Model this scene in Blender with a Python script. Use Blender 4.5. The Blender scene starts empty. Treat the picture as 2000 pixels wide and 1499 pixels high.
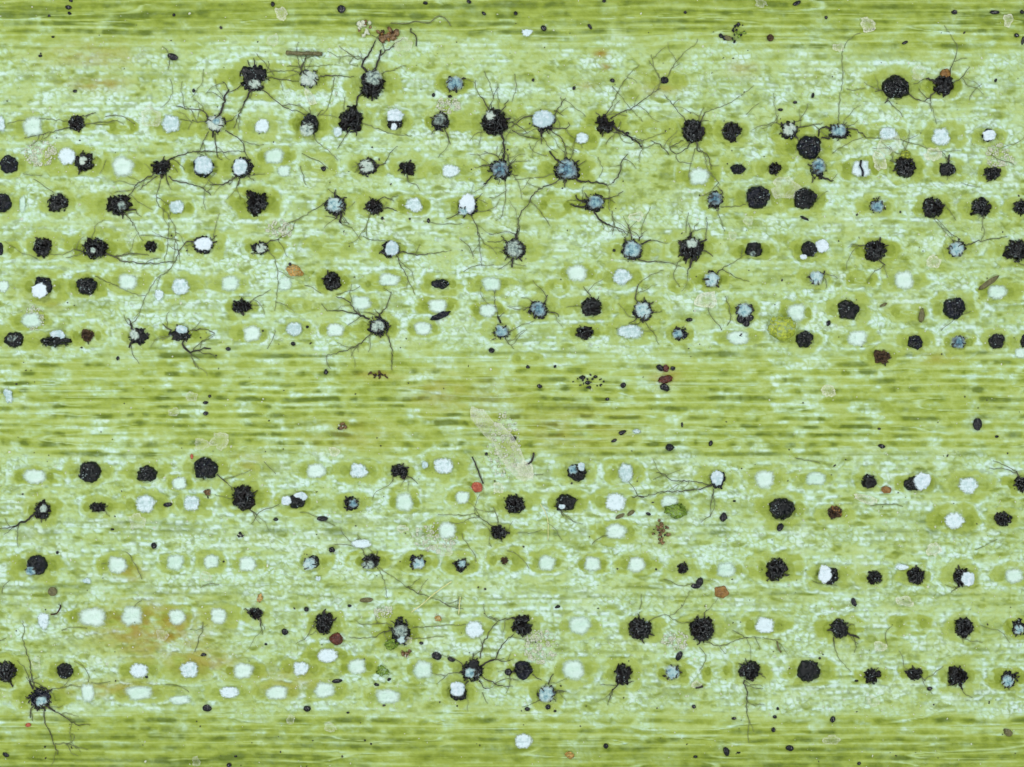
import bpy, math, random
import numpy as np
from mathutils import Vector, Matrix

random.seed(7)
rng = np.random.RandomState(7)
scene = bpy.context.scene
col = scene.collection
K = 0.01                                   # scene units per unit of the plan below

def wx(px): return (px - 1000.0) * K
def wy(py): return (749.5 - py) * K

# ------------------------------------------------------------------ camera, light
cam_data = bpy.data.cameras.new('camera')
cam_data.lens = 72.0
cam_data.sensor_width = 36.0
cam_data.clip_end = 200.0
cam = bpy.data.objects.new('camera', cam_data)
cam.location = (0, 0, 40.0)
col.objects.link(cam)
scene.camera = cam

world = bpy.data.worlds.new('World')
scene.world = world
world.use_nodes = True
bg = world.node_tree.nodes['Background']
bg.inputs['Color'].default_value = (0.93, 0.97, 1.0, 1)
bg.inputs['Strength'].default_value = 0.42

def area(name, loc, size, power, color=(1, 1, 1)):
    l = bpy.data.lights.new(name, 'AREA')
    l.shape = 'DISK'
    l.size = size
    l.energy = power
    l.color = color
    o = bpy.data.objects.new(name, l)
    o.location = loc
    d = Vector((0, 0, 0)) - Vector(loc)
    o.rotation_euler = d.to_track_quat('-Z', 'Y').to_euler()
    col.objects.link(o)
LP = 2600
area('microscope_lamp', (-17, 15, 24), 5, LP * 1.30)
area('microscope_lamp', (18, 13, 24), 5, LP)
area('microscope_lamp', (16, -15, 24), 5, LP * 0.8)
area('microscope_lamp', (-16, -15, 24), 5, LP * 0.9)

scene.view_settings.view_transform = 'Standard'
scene.view_settings.look = 'None'
scene.view_settings.gamma = 1
scene.view_settings.exposure = 0.0

# ------------------------------------------------------------------ numeric helpers
def srgb(r, g, b):
    def f(c):
        c = c / 255.0
        return c / 12.92 if c <= 0.04045 else ((c + 0.055) / 1.055) ** 2.4
    return (f(r), f(g), f(b), 1.0)

def hash01(ix, iy, seed):
    ix = np.asarray(ix).astype(np.int64); iy = np.asarray(iy).astype(np.int64)
    h = (ix * 374761393 + iy * 668265263 + seed * 974711 + 12345) & 0xFFFFFFFF
    h = ((h ^ (h >> 13)) * 1274126177) & 0xFFFFFFFF
    h = ((h ^ (h >> 16)) * 2246822519) & 0xFFFFFFFF
    h = h ^ (h >> 15)
    return (h & 0xFFFFFF) / float(0xFFFFFF)

def noise(x, y, seed):                      # value noise in 0..1
    x = np.asarray(x, float); y = np.asarray(y, float)
    ix = np.floor(x); iy = np.floor(y)
    fx = x - ix; fy = y - iy
    fx = fx * fx * (3 - 2 * fx); fy = fy * fy * (3 - 2 * fy)
    a = hash01(ix, iy, seed); b = hash01(ix + 1, iy, seed)
    c = hash01(ix, iy + 1, seed); d = hash01(ix + 1, iy + 1, seed)
    return (a * (1 - fx) + b * fx) * (1 - fy) + (c * (1 - fx) + d * fx) * fy

def fbm(x, y, seed, n=3):
    s = 0; a = 0.5; t = 0
    for k in range(n):
        s = s + a * noise(x * 2 ** k, y * 2 ** k, seed + 31 * k); t += a; a *= 0.55
    return s / t

def worley(x, y, seed):
    ix = np.floor(x); iy = np.floor(y)
    f1 = np.full(x.shape, 9.0); f2 = np.full(x.shape, 9.0); cid = np.zeros(x.shape)
    for dx in (-1, 0, 1):
        for dy in (-1, 0, 1):
            cx = ix + dx; cy = iy + dy
            px = cx + 0.1 + 0.8 * hash01(cx, cy, seed)
            py = cy + 0.1 + 0.8 * hash01(cx, cy, seed + 5)
            d = np.hypot(px - x, py - y)
            near = d < f1
            f2 = np.where(near, f1, np.minimum(f2, d))
            cid = np.where(near, hash01(cx, cy, seed + 9), cid)
            f1 = np.where(near, d, f1)
    return f1, f2, cid

def sstep(a, b, x):
    t = np.clip((x - a) / (b - a), 0, 1)
    return t * t * (3 - 2 * t)

# ------------------------------------------------------------------ the plan of what grows where
# rows of stomata: dark fungal spots   (x, y, rx, ry, kind, options)
#   kind D = domed crust, R = ragged knot of threads, S = star with spines
#   caps = wax left on the spot: (dx, dy, rx, ry, colour)  w white, b blue, g grey
def c(dx, dy, rx, ry, t): return (dx, dy, rx, ry, t)
FUNGI = {
0: [(496,152,27,26,'S',dict(caps=[c(2,14,13,10,'g')],sq=2.6)), (603,155,19,18,'S',dict(caps=[c(1,0,19,16,'g')],thin=1)),
    (727,166,22,29,'R',dict(caps=[c(4,-12,16,15,'g')])), (889,164,17,17,'S',dict(caps=[c(0,0,16,15,'b')],thin=1)),
    (1298,157,8,7,'D',{}), (1749,171,27,23,'D',dict(sp=4)), (1843,168,19,21,'R',{})],
1: [(150,242,15,15,'R',{}), (421,242,20,19,'S',dict(caps=[c(1,0,17,16,'g'),c(3,-3,8,7,'b')],thin=1)),
    (605,244,18,21,'D',dict(caps=[c(-4,12,14,15,'g')])), (686,234,22,25,'R',{}), (771,240,15,15,'D',dict(caps=[c(1,-13,17,13,'w'),c(-1,10,6,8,'w')],dim=(12,12))),
    (860,239,17,17,'S',dict(caps=[c(-1,-4,12,13,'g')])), (967,240,25,25,'R',dict(sp=16,caps=[c(-9,-12,10,10,'g')])),
    (1063,240,21,19,'S',dict(caps=[c(-2,-7,21,17,'w')])), (1180,244,18,18,'R',dict(sp=12)), (1354,257,21,22,'R',{}), (1429,258,18,18,'R',{}),
    (1541,256,17,17,'S',dict(caps=[c(0,-2,13,13,'g')])), (1580,288,25,23,'D',dict(oval=.2)), (1637,259,19,17,'S',dict(caps=[c(0,-3,15,13,'b')])),
    (1930,265,13,13,'D',dict(caps=[c(0,1,13,11,'w')],thin=1))],
2: [(18,322,18,18,'D',{}), (165,318,18,18,'R',dict(sq=4,caps=[c(-1,-2,9,9,'g')])), (315,328,18,16,'R',dict(sp=12)), (397,327,20,21,'D',dict(caps=[c(3,-2,18,19,'w')])),
    (474,328,20,21,'S',dict(caps=[c(-4,0,14,16,'w')])), (718,327,18,17,'S',dict(caps=[c(-1,-1,15,14,'g')])), (796,330,15,14,'R',dict(sq=4,sp=9)),
    (977,333,21,20,'S',dict(caps=[c(0,-1,16,16,'b')])), (1107,332,24,22,'S',dict(caps=[c(0,0,19,18,'b')])), (1441,331,15,10,'D',{}), (1513,330,12,12,'R',{}),
    (1598,330,15,20,'S',dict(sq=4,caps=[c(0,-5,13,15,'b')],thin=1)), (1767,328,19,19,'R',dict(sp=14)), (1850,332,16,14,'D',dict(sp=4)), (1937,339,15,14,'R',dict(sp=12))],
3: [(4,397,19,19,'D',{}), (114,397,19,18,'R',dict(sq=3)), (232,401,23,19,'R',dict(sq=3,caps=[c(9,2,10,9,'g')])), (501,397,22,22,'R',dict(sp=4)),
    (655,402,20,19,'S',dict(caps=[c(0,-2,16,15,'b')])), (731,404,16,15,'R',dict(sp=16)), (913,405,18,18,'S',dict(caps=[c(0,-6,16,20,'w'),c(-8,8,10,9,'b')])),
    (1160,397,21,18,'S',dict(caps=[c(3,-2,15,14,'b')])), (1397,391,15,17,'S',dict(caps=[c(-2,-2,13,13,'b')])), (1480,386,24,23,'D',dict(dim=(.0,))),
    (1572,388,22,22,'D',{}), (1712,403,15,15,'S',dict(caps=[c(1,1,13,13,'b')],thin=1)), (1821,406,19,19,'R',dict(sp=3,sq=3)), (1915,406,18,18,'R',dict(sp=4)), (1993,405,15,14,'R',{})],
4: [(0,487,7,13,'D',{}), (84,484,17,18,'R',dict(sp=9,sq=3)), (186,486,23,20,'R',dict(caps=[c(-2,4,6,6,'g')])), (295,482,12,11,'R',dict(sp=6)),
    (398,479,20,17,'S',dict(caps=[c(1,-2,18,13,'w')])), (508,485,16,13,'S',dict(caps=[c(3,1,12,10,'g')])), (762,488,17,16,'S',dict(caps=[c(4,-2,14,14,'w')])),
    (1005,487,21,20,'S',dict(caps=[c(0,0,17,17,'g')],sp=12)), (1234,488,20,20,'S',dict(caps=[c(0,1,17,18,'b')])), (1350,486,23,22,'R',dict(sp=12,caps=[c(0,-10,12,10,'g')])),
    (1472,488,17,14,'D',dict(sq=3,caps=[c(-3,9,6,6,'g')])), (1580,487,16,16,'D',dict(caps=[c(26,-6,14,14,'w'),c(-12,16,7,6,'w')])), (1709,490,21,19,'R',dict(sp=10)),
    (1869,487,16,16,'S',dict(caps=[c(-2,1,14,15,'b')])), (1985,490,23,21,'R',dict(sp=3))],
5: [(84,560,19,19,'D',dict(caps=[c(-4,8,17,15,'w')])), (170,559,20,18,'D',{}), (649,550,17,18,'R',dict(sp=6)), (860,555,17,10,'D',{}),
    (1390,546,16,15,'S',dict(caps=[c(0,1,15,15,'b')],thin=1)), (1593,543,14,14,'S',dict(sq=4,caps=[c(0,1,14,14,'b')],thin=1,sp=3))],
6: [(472,599,18,13,'R',dict(sp=9)), (1052,605,18,18,'S',dict(caps=[c(0,-1,14,14,'b')])), (1155,600,19,19,'R',dict(sp=8)), (1256,607,20,19,'S',dict(caps=[c(-1,0,16,16,'b')])),
    (1453,606,17,14,'S',dict(sq=4,caps=[c(0,0,15,14,'b')],sp=2)), (1656,606,20,19,'D',dict(sq=3)), (1863,602,22,22,'D',{})],
7: [(28,664,19,16,'D',dict(caps=[c(-2,-2,10,7,'g')])), (108,668,30,12,'D',dict(tri=1,caps=[c(6,-13,16,10,'w')])), (171,656,12,12,'R',dict(brown=1)),
    (272,658,19,16,'S',dict(caps=[c(-8,-4,9,12,'g')])), (352,653,21,14,'S',dict(caps=[c(4,-9,12,9,'w')])), (738,638,20,18,'S',dict(caps=[c(0,0,13,12,'g')],sp=14)),
    (980,650,15,13,'S',dict(caps=[c(-1,-3,13,12,'b')],thin=1)), (1142,650,16,13,'R',dict(sq=3)), (1328,653,14,13,'S',dict(caps=[c(-5,0,10,10,'b')])),
    (1571,663,18,16,'D',{}), (1722,697,16,14,'R',dict(brown=1,sq=3)), (1788,669,15,14,'D',{}), (1871,669,14,13,'S',dict(sq=4,caps=[c(0,0,14,13,'b')],thin=1,sp=2)), (1946,667,16,15,'D',dict(oval=.2)), (1999,667,6,13,'D',{})],
8: [(176,922,22,21,'D',{}), (287,926,19,16,'D',dict(sq=3)), (402,915,24,22,'D',{}), (781,920,16,13,'R',dict(sq=4,sp=12)), (1127,923,18,18,'D',dict(caps=[c(-8,-6,10,10,'b'),c(8,-12,7,9,'w')])),
    (1402,938,16,17,'S',dict(caps=[c(-2,-5,12,15,'w')])), (1697,941,14,14,'R',dict(sp=2)), (1785,945,20,15,'D',dict(caps=[c(14,-6,16,17,'w')])), (1995,945,14,14,'R',{})],
9: [(83,997,15,17,'R',dict(sp=10,caps=[c(4,-4,8,9,'g')])), (192,991,16,9,'R',dict(sq=5,sp=6)), (476,972,21,24,'R',dict(sq=3,sp=4)), (580,980,15,14,'D',dict(caps=[c(8,-11,13,9,'w'),c(-20,-2,10,10,'w')],sq=4)),
    (686,985,14,14,'S',dict(caps=[c(4,-2,9,9,'b')])), (1005,985,19,18,'R',dict(sq=3,sp=3)), (1105,982,19,16,'D',dict(sq=4,sp=3,caps=[c(-8,7,7,5,'w')])),
    (1527,994,24,22,'D',{}), (1630,1001,14,12,'R',dict(brown=1,sp=10)), (1958,1014,16,14,'R',dict(sp=8))],
10: [(975,1040,16,14,'R',dict(sp=8))],
11: [(73,1104,21,20,'D',dict(caps=[c(-10,10,11,10,'b')])), (613,1098,11,14,'D',dict(caps=[c(-8,3,14,13,'b')],thin=1)), (724,1096,16,14,'R',dict(sp=9,caps=[c(-4,7,13,9,'g')])), (814,1097,15,14,'S',dict(caps=[c(4,3,12,12,'b')])),
    (900,1104,13,13,'S',dict(caps=[c(2,-3,9,9,'b')])), (985,1095,7,7,'R',dict(brown=1)), (1333,1110,11,10,'R',dict(sp=7)), (1516,1112,19,22,'R',dict(sp=8)), (1620,1124,19,17,'D',dict(caps=[c(-11,-3,14,18,'w')])),
    (1707,1129,15,13,'R',dict(sp=1)), (1788,1125,16,16,'R',dict(sp=5)), (1876,1126,14,18,'R',dict(sp=9,caps=[c(12,4,13,14,'w')]))],
12: [(500,1198,13,11,'R',dict(sp=9)), (634,1217,17,21,'R',dict(sp=7)), (783,1234,18,27,'S',dict(caps=[c(0,-2,14,12,'g'),c(2,14,9,8,'b')])), (1020,1222,19,20,'R',dict(sp=8)), (1250,1228,22,21,'R',dict(sp=12)),
    (1371,1229,23,25,'R',dict(sp=12)), (1639,1228,17,18,'R',dict(sp=9)), (1882,1225,17,18,'R',dict(sp=3)), (1990,1225,15,16,'S',dict(caps=[c(-2,4,11,10,'b')]))],
13: [(12,1312,19,20,'R',dict(sp=6)), (127,1310,16,16,'D',{}), (923,1309,21,21,'S',dict(caps=[c(-4,4,11,10,'b')],sp=16)), (1022,1309,18,18,'D',{}), (1217,1317,18,19,'R',dict(sq=3,sp=4)), (1313,1314,15,14,'S',dict(caps=[c(0,-2,14,13,'b')],thin=1)),
    (1464,1310,21,18,'R',dict(sp=12)), (1579,1311,23,22,'D',{}), (1703,1320,15,15,'R',dict(sp=7)), (1785,1316,15,12,'R',dict(sp=10)), (1869,1321,19,20,'R',dict(sp=4)), (1971,1326,16,16,'S',dict(caps=[c(-4,4,13,12,'b')]))],
14: [(78,1363,22,21,'S',dict(caps=[c(5,6,12,11,'b')],sp=14)), (895,1353,17,17,'D',dict(caps=[c(-1,-9,15,14,'w')])), (1067,1355,18,18,'S',dict(caps=[c(0,0,16,16,'b')],thin=1))],
}
# white wax plugs: W crisp on the surface, F soft and sunk   (x, y, rx, ry, kind)
PLUGS = {
1: [(2,243,10,17,'W'),(64,248,18,19,'F'),(335,243,19,20,'W'),(512,247,16,16,'W'),(660,259,10,11,'W'),(1137,271,14,13,'W'),(1733,262,20,14,'W'),(1837,268,18,20,'W')],
2: [(132,306,18,20,'W'),(240,326,21,19,'F'),(536,306,18,14,'F'),(555,335,12,11,'F'),(880,335,20,14,'W'),(1681,330,20,19,'W'),(1365,345,18,16,'F')],
3: [(346,405,16,15,'W'),(809,401,17,16,'W'),(45,400,6,16,'F')],
5: [(250,551,17,15,'F'),(353,560,18,19,'W'),(450,554,17,14,'F'),(312,577,11,12,'W'),(557,555,12,13,'F'),(760,547,19,12,'F'),(960,555,17,13,'F'),(1127,534,18,16,'F'),(1215,541,20,18,'W'),(1765,548,17,18,'F'),(1947,571,18,14,'F'),(8,560,10,12,'F')],
6: [(855,598,17,13,'F'),(953,607,16,13,'F'),(1555,611,16,17,'F'),(706,592,18,13,'F')],
7: [(493,652,16,15,'F'),(575,643,17,15,'W'),(655,645,17,12,'F'),(826,642,16,13,'F'),(1230,648,26,15,'W'),(1441,660,21,13,'F'),(1674,661,18,14,'F'),(1992,690,10,10,'F'),(62,626,18,14,'F')],
8: [(68,931,21,14,'F'),(618,920,18,14,'F'),(700,920,19,17,'W'),(866,910,21,17,'W'),(830,908,7,9,'W'),(1222,923,16,20,'W'),(1493,936,18,16,'F'),(1593,935,18,13,'F'),(1891,948,21,18,'W')],
9: [(285,985,21,20,'W'),(375,983,17,16,'W'),(351,944,13,12,'F'),(790,981,16,17,'F'),(903,972,13,12,'F'),(1202,981,22,19,'W'),(1307,980,16,11,'F'),(1863,1017,21,18,'W')],
10: [(873,1036,17,16,'F'),(1203,1038,20,14,'F'),(707,1062,20,10,'W')],
11: [(230,1104,17,16,'F'),(343,1098,16,15,'F'),(413,1097,14,13,'F'),(484,1102,16,14,'F'),(1068,1100,15,15,'F'),(1157,1102,15,14,'F'),(1243,1103,16,15,'F'),(1418,1113,17,15,'F'),(1980,1125,17,13,'F'),(1760,1107,15,7,'W')],
12: [(86,1212,12,18,'W'),(182,1205,24,18,'F'),(258,1203,19,19,'F'),(346,1205,16,15,'F'),(427,1203,15,15,'F'),(927,1229,19,19,'W'),(1132,1221,20,18,'F'),(1493,1221,20,17,'W')],
13: [(272,1310,20,16,'W'),(370,1308,20,17,'W'),(475,1310,18,15,'F'),(588,1306,18,15,'W'),(697,1302,17,14,'F'),(640,1280,21,15,'W'),(826,1308,17,18,'F'),(1120,1308,20,20,'F')],
14: [(172,1353,12,18,'F'),(272,1353,24,14,'F'),(352,1367,20,8,'F'),(449,1352,20,13,'W'),(541,1353,21,13,'F'),(634,1348,19,15,'F'),(757,1360,22,14,'F'),(1022,1447,19,16,'W')],
}
# stomata with nothing on them
OPEN = [(650,480,36,15),(625,325,28,16),(1085,402,26,14),(1277,255,26,15),(1780,1218,26,15),(1680,548,20,12),(1775,610,30,12),(240,248,22,14),(905,972,20,14),(1400,1310,20,14),(1090,560,14,10),(1330,560,16,10),(580,598,18,10),(735,555,18,11),(1030,700,20,8),(480,920,16,12)]

# long threads growing out of a spot: (owner x, owner y) -> list of (width, points)
HY = {
(496,152): [(6,[(494,172),(485,190),(478,202)]),(3.2,[(478,202),(468,225),(462,240),(457,252)]),(2.2,[(520,141),(545,140),(575,139),(594,145)]),(2.4,[(523,152),(560,157),(584,160)]),(4,[(508,173),(525,185)]),(2.6,[(525,185),(545,203),(562,214),(582,217),(597,226)]),(1.6,[(524,120),(522,138)]),(1.6,[(560,130),(610,131),(650,127)])],
(421,242): [(6,[(429,228),(436,205),(441,188),(447,177)]),(2.4,[(447,177),(443,168),(435,160)]),(2.6,[(442,185),(462,175),(474,163)]),(3,[(410,230),(396,217),(378,215),(358,212),(345,208)]),(2,[(397,218),(393,204),(378,195)]),(2.2,[(403,238),(380,239),(352,234)]),(2.6,[(438,240),(455,236),(464,226)]),(2.6,[(408,258),(402,272),(393,290),(386,302)]),(3,[(421,262),(422,280),(424,302),(435,313)]),(3,[(440,256),(458,266),(472,277),(480,300),(488,314)])],
(315,328): [(5,[(325,318),(340,308)]),(2.8,[(340,308),(355,305),(375,297),(420,298),(478,297)]),(3.4,[(303,340),(280,353),(265,365),(257,378)]),(2.6,[(308,345),(290,358),(274,372)]),(3.4,[(330,345),(345,355),(375,360),(395,368),(412,382)]),(3,[(325,343),(331,362)]),(2,[(318,345),(306,390),(320,410),(335,430),(343,450),(342,480),(340,508)]),(1.8,[(333,415),(330,440),(328,480),(322,508)])],
(474,328): [(3.4,[(462,344),(450,355),(432,362),(410,361)]),(3.6,[(467,348),(465,364)]),(3,[(484,345),(497,355)]),(2.6,[(455,345),(448,362)])],
(150,242): [(2.4,[(137,250),(110,257),(85,262),(48,271)]),(1.8,[(137,238),(100,234),(60,233),(15,242)]),(2,[(165,245),(195,240),(230,237),(242,245)]),(2.6,[(158,230),(172,225),(188,221)])],
(603,155): [(4,[(592,142),(590,132),(596,118)]),(2.6,[(596,118),(599,107)]),(3,[(625,150),(650,149),(692,151)]),(1.8,[(653,152),(650,170),(645,195),(640,212),(627,226)]),(2,[(588,142),(575,140)])],
(727,166): [(6,[(716,142),(709,130),(712,118)]),(4.6,[(712,118),(722,105),(728,92),(733,82)]),(5.4,[(731,142),(737,126),(741,112),(743,99)]),(4,[(738,122),(746,110),(760,98),(772,91)]),(2,[(714,118),(700,112),(680,110),(660,112),(640,101)]),(1.8,[(700,118),(685,108),(662,91)]),(5,[(706,182),(699,195),(697,208)]),(2,[(745,145),(758,140),(772,138)]),(1.6,[(690,112),(683,126),(700,130)])],
(605,244): [(2.2,[(608,226),(605,210)]),(2.4,[(620,228),(632,216)]),(1.8,[(615,260),(615,272),(627,284),(645,299),(660,314)])],
(686,234): [(2,[(706,242),(725,247),(745,255),(768,263),(805,266)]),(2.4,[(682,256),(670,275),(660,292)]),(1.8,[(672,215),(675,190)])],
(860,239): [(2.8,[(850,252),(843,264)]),(3,[(868,252),(875,268),(880,283)])],
(967,240): [(4,[(957,222),(949,204),(938,190)]),(2.2,[(938,190),(930,172),(928,158)]),(3.4,[(975,224),(986,210),(993,196)]),(6,[(982,260),(983,285),(985,310)]),(3,[(988,245),(1000,240),(1018,250),(1030,262)]),(2,[(955,255),(930,262),(918,276)]),(1.6,[(946,140),(955,160),(965,195)]),(1.6,[(1005,145),(1008,170),(1000,200)]),(2.6,[(985,258),(996,250)])],
(1063,240): [(3.4,[(1043,226),(1022,232),(1010,240),(998,250)]),(2.4,[(1000,256),(1020,266),(1052,271)]),(2.8,[(1082,233),(1088,216),(1105,192)]),(2.4,[(1082,217),(1100,227)]),(3.6,[(1075,250),(1092,252),(1108,251),(1110,240)]),(6.5,[(1058,252),(1057,268)]),(3,[(1057,268),(1058,283)]),(3,[(1072,255),(1090,265),(1101,280),(1106,300),(1107,315)])],
(1180,244): [(3.6,[(1183,228),(1193,210)]),(2,[(1193,210),(1201,192),(1215,165),(1235,140),(1249,127)]),(3,[(1193,232),(1212,221),(1235,212),(1262,192),(1290,174)]),(4.6,[(1194,247),(1215,260),(1235,273),(1254,288)]),(2.6,[(1190,256),(1210,262),(1240,272),(1258,276)]),(3,[(1172,229),(1164,219)]),(1.8,[(1195,170),(1215,192),(1235,218),(1256,238)]),(1.8,[(1200,252),(1225,280),(1262,272),(1300,260)])],
(1354,257): [(2.4,[(1342,240),(1322,215),(1297,186)]),(4,[(1368,238),(1376,221)]),(1.8,[(1376,221),(1390,215),(1420,205),(1447,188),(1472,168)]),(2,[(1364,237),(1375,210)]),(3,[(1349,275),(1345,286),(1330,298),(1320,302)]),(2.6,[(1320,302),(1308,290),(1320,280),(1335,276)]),(2.8,[(1306,303),(1290,284),(1270,276)]),(3.4,[(1360,275),(1361,295),(1376,298),(1386,312),(1389,332)]),(1.6,[(1358,290),(1352,312),(1348,325),(1345,352)]),(2.2,[(1375,332),(1395,348),(1405,362)]),(2,[(1320,304),(1324,316),(1352,321)])],
(1298,157): [(1.9,[(1290,153),(1278,135),(1272,107)]),(1.9,[(1303,151),(1320,122),(1340,100),(1357,87),(1362,77)])],
(1541,256): [(3.2,[(1530,246),(1522,243),(1514,240)]),(2.8,[(1556,250),(1580,246),(1606,241)]),(2,[(1550,241),(1566,235)]),(3,[(1553,268),(1562,280)])],
(1637,259): [(4.6,[(1623,254),(1608,248),(1600,256),(1598,268)]),(5,[(1620,272),(1604,269)]),(4,[(1652,253),(1668,254),(1682,262),(1690,269)]),(2,[(1690,269),(1720,272),(1750,272),(1800,287),(1838,298),(1852,312)]),(1.8,[(1638,243),(1638,200),(1645,150),(1643,120),(1647,97),(1660,75),(1682,65)]),(3,[(1645,245),(1654,240)])],
(1749,171): [(3,[(1726,178),(1708,179)]),(4,[(1734,192),(1727,203)]),(3.4,[(1773,182),(1784,193),(1798,198)])],
(1843,168): [(6.5,[(1828,164),(1817,155),(1808,155)]),(4,[(1826,180),(1815,190),(1802,198)]),(2.6,[(1856,146),(1856,134),(1866,112)]),(1.7,[(1866,112),(1869,92),(1861,76),(1844,50)]),(2.4,[(1862,162),(1877,154),(1893,131)])],
(718,327): [(4,[(733,323),(754,320)]),(2.2,[(705,322),(695,317)])],
(796,330): [(2.6,[(795,342),(798,357)])],
(977,333): [(3.2,[(960,326),(948,323),(935,327)]),(4.6,[(960,345),(952,355),(944,361)]),(2.4,[(978,314),(970,304),(945,297)]),(5,[(982,314),(983,304)]),(3,[(995,324),(1008,312)]),(2.6,[(996,341),(1012,343)]),(1.9,[(985,352),(988,370),(985,400),(979,424),(968,432)]),(2,[(990,316),(996,300)])],
(1107,332): [(4.4,[(1092,319),(1082,308),(1073,296)]),(3,[(1103,312),(1101,296)]),(2.6,[(1113,312),(1121,299)]),(4.4,[(1121,346),(1135,355),(1158,357),(1184,362)]),(3.2,[(1095,350),(1075,362),(1045,376),(1030,402),(1014,422),(1013,450),(1009,470)]),(2,[(1088,338),(1055,347),(1005,352)]),(2.4,[(1127,326),(1145,314)]),(4,[(1105,352),(1103,367)]),(3.4,[(1196,358),(1210,338),(1214,316),(1226,302)]),(2,[(1184,362),(1196,358)]),(1.8,[(1168,308),(1176,330),(1170,348)])],
(1598,330): [(4,[(1588,346),(1585,358)]),(4.4,[(1604,346),(1614,352),(1627,354)])],
(1767,328): [(2.6,[(1752,320),(1737,314)]),(3.4,[(1766,312),(1758,302),(1764,297)])],
(1850,332): [(6,[(1851,319),(1852,304)])],
(232,401): [(3.4,[(248,388),(257,378)]),(5,[(248,412),(266,411)]),(2.2,[(266,411),(277,424)]),(3,[(242,417),(254,428),(260,442)])],
(398,479): [(3.4,[(380,477),(366,473),(353,489),(342,512)]),(2,[(342,512),(330,530),(310,541),(298,558),(285,580),(277,604),(262,624)]),(3.2,[(386,466),(370,473)]),(3,[(413,468),(424,461)]),(1.8,[(186,540),(235,562),(270,577),(285,578)])],
(186,486): [(3.2,[(205,497),(225,502),(240,512),(260,513),(300,515),(340,511)]),(2.4,[(225,502),(262,495),(292,500)]),(3.6,[(165,493),(147,487)]),(1.8,[(147,487),(122,497),(98,497)]),(1.6,[(180,465),(190,440),(205,430)])],
(508,485): [(4,[(518,478),(530,470),(546,469)]),(2,[(522,490),(536,505),(543,540),(541,575),(537,608)]),(3.4,[(497,492),(490,495)])],
(655,402): [(4,[(653,385),(656,371)]),(2.8,[(637,397),(612,411)]),(1.9,[(612,411),(580,430),(540,447)]),(5.4,[(664,416),(667,437)]),(4.6,[(655,420),(655,428)]),(1.8,[(667,437),(690,450),(706,470)])],
(731,404): [(2.8,[(740,393),(753,386),(770,394)]),(3.2,[(744,410),(756,408),(775,412)]),(2.2,[(724,417),(717,440),(717,468)])],
(762,488): [(3.2,[(779,492),(810,497),(846,496)]),(2,[(846,496),(870,492),(882,489)]),(2.8,[(774,500),(783,518),(796,545)]),(2,[(796,545),(804,560),(811,576)])],
(913,405): [(2.8,[(898,417),(872,427)]),(2.4,[(920,420),(929,440),(936,470),(941,520)]),(2.6,[(929,394),(943,379)]),(2.2,[(930,413),(960,413)])],
(1005,487): [(7,[(1004,470),(1010,452)]),(2.8,[(1010,452),(1015,440)]),(6,[(1003,505),(1000,524)]),(4,[(990,472),(979,462)]),(2.6,[(987,490),(975,492)])],
(1160,397): [(5,[(1147,402),(1132,405),(1114,399)]),(4,[(1149,388),(1141,377)]),(5,[(1140,396),(1124,382)]),(4.4,[(1160,412),(1168,430),(1190,441)]),(2.6,[(1190,441),(1215,450),(1226,462)]),(3,[(1178,389),(1200,385),(1217,374)]),(2,[(1195,412),(1200,440),(1218,462)])],
(1234,488): [(3.2,[(1233,470),(1230,450),(1224,437)]),(4,[(1224,474),(1219,464)]),(3.4,[(1248,472),(1253,455)]),(5,[(1252,478),(1270,470)]),(3.6,[(1245,506),(1260,512),(1300,513)]),(2.2,[(1300,513),(1330,522)]),(1.7,[(1252,453),(1260,425),(1270,405)])],
(1350,486): [(7,[(1348,468),(1350,456)]),(2.2,[(1351,454),(1364,436)]),(7.5,[(1334,482),(1325,473)]),(6,[(1365,476),(1380,469)]),(3.4,[(1367,488),(1392,502)]),(7.5,[(1350,505),(1347,524)]),(3,[(1347,524),(1340,536)])],
(1397,391): [(2.2,[(1408,405),(1430,405),(1456,400)]),(4,[(1408,382),(1408,371)]),(3,[(1402,406),(1398,413)])],
(1709,490): [(2.4,[(1690,480),(1660,478)]),(3.4,[(1712,506),(1729,519)])],
(1821,406): [(1.8,[(1821,425),(1838,446),(1856,466)]),(1.6,[(1824,425),(1848,448),(1860,466)])],
(1915,406): [(2,[(1920,422),(1917,452)]),(3.6,[(1920,418),(1922,428)])],
(1869,487): [(2.6,[(1884,479),(1920,470),(1966,463)]),(4,[(1872,472),(1874,466)])],
(1390,546): [(4,[(1400,534),(1412,524)]),(2.2,[(1412,524),(1440,508),(1458,496)])],
(1593,543): [(5.4,[(1602,536),(1609,530)])],
(1052,605): [(4,[(1064,590),(1070,577)]),(3,[(1044,590),(1035,588)]),(3.6,[(1070,610),(1084,611),(1091,620)]),(2.4,[(1037,600),(1022,607)])],
(1155,600): [(2.4,[(1152,580),(1145,568),(1139,560)])],
(1256,607): [(3.8,[(1243,594),(1243,572),(1247,556)]),(1.8,[(1247,556),(1265,540),(1296,528)]),(4,[(1272,610),(1280,611)]),(2.2,[(1280,611),(1293,608)]),(4,[(1268,594),(1277,590)]),(3,[(1244,622),(1228,632)]),(5,[(1258,622),(1256,632)])],
(472,599): [(2,[(488,590),(508,578),(530,565)]),(1.8,[(488,596),(516,596)])],
(272,658): [(7,[(264,648),(256,634)]),(3.4,[(256,634),(250,622)]),(6.5,[(260,668),(253,680)])],
(352,653): [(3.6,[(336,646),(318,633)]),(2,[(334,656),(317,666)]),(2.8,[(372,646),(400,643),(420,651)]),(4.4,[(360,665),(359,678),(372,688),(398,681),(412,682)]),(2.2,[(372,688),(382,718)]),(2,[(392,680),(395,668),(420,652)])],
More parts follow.
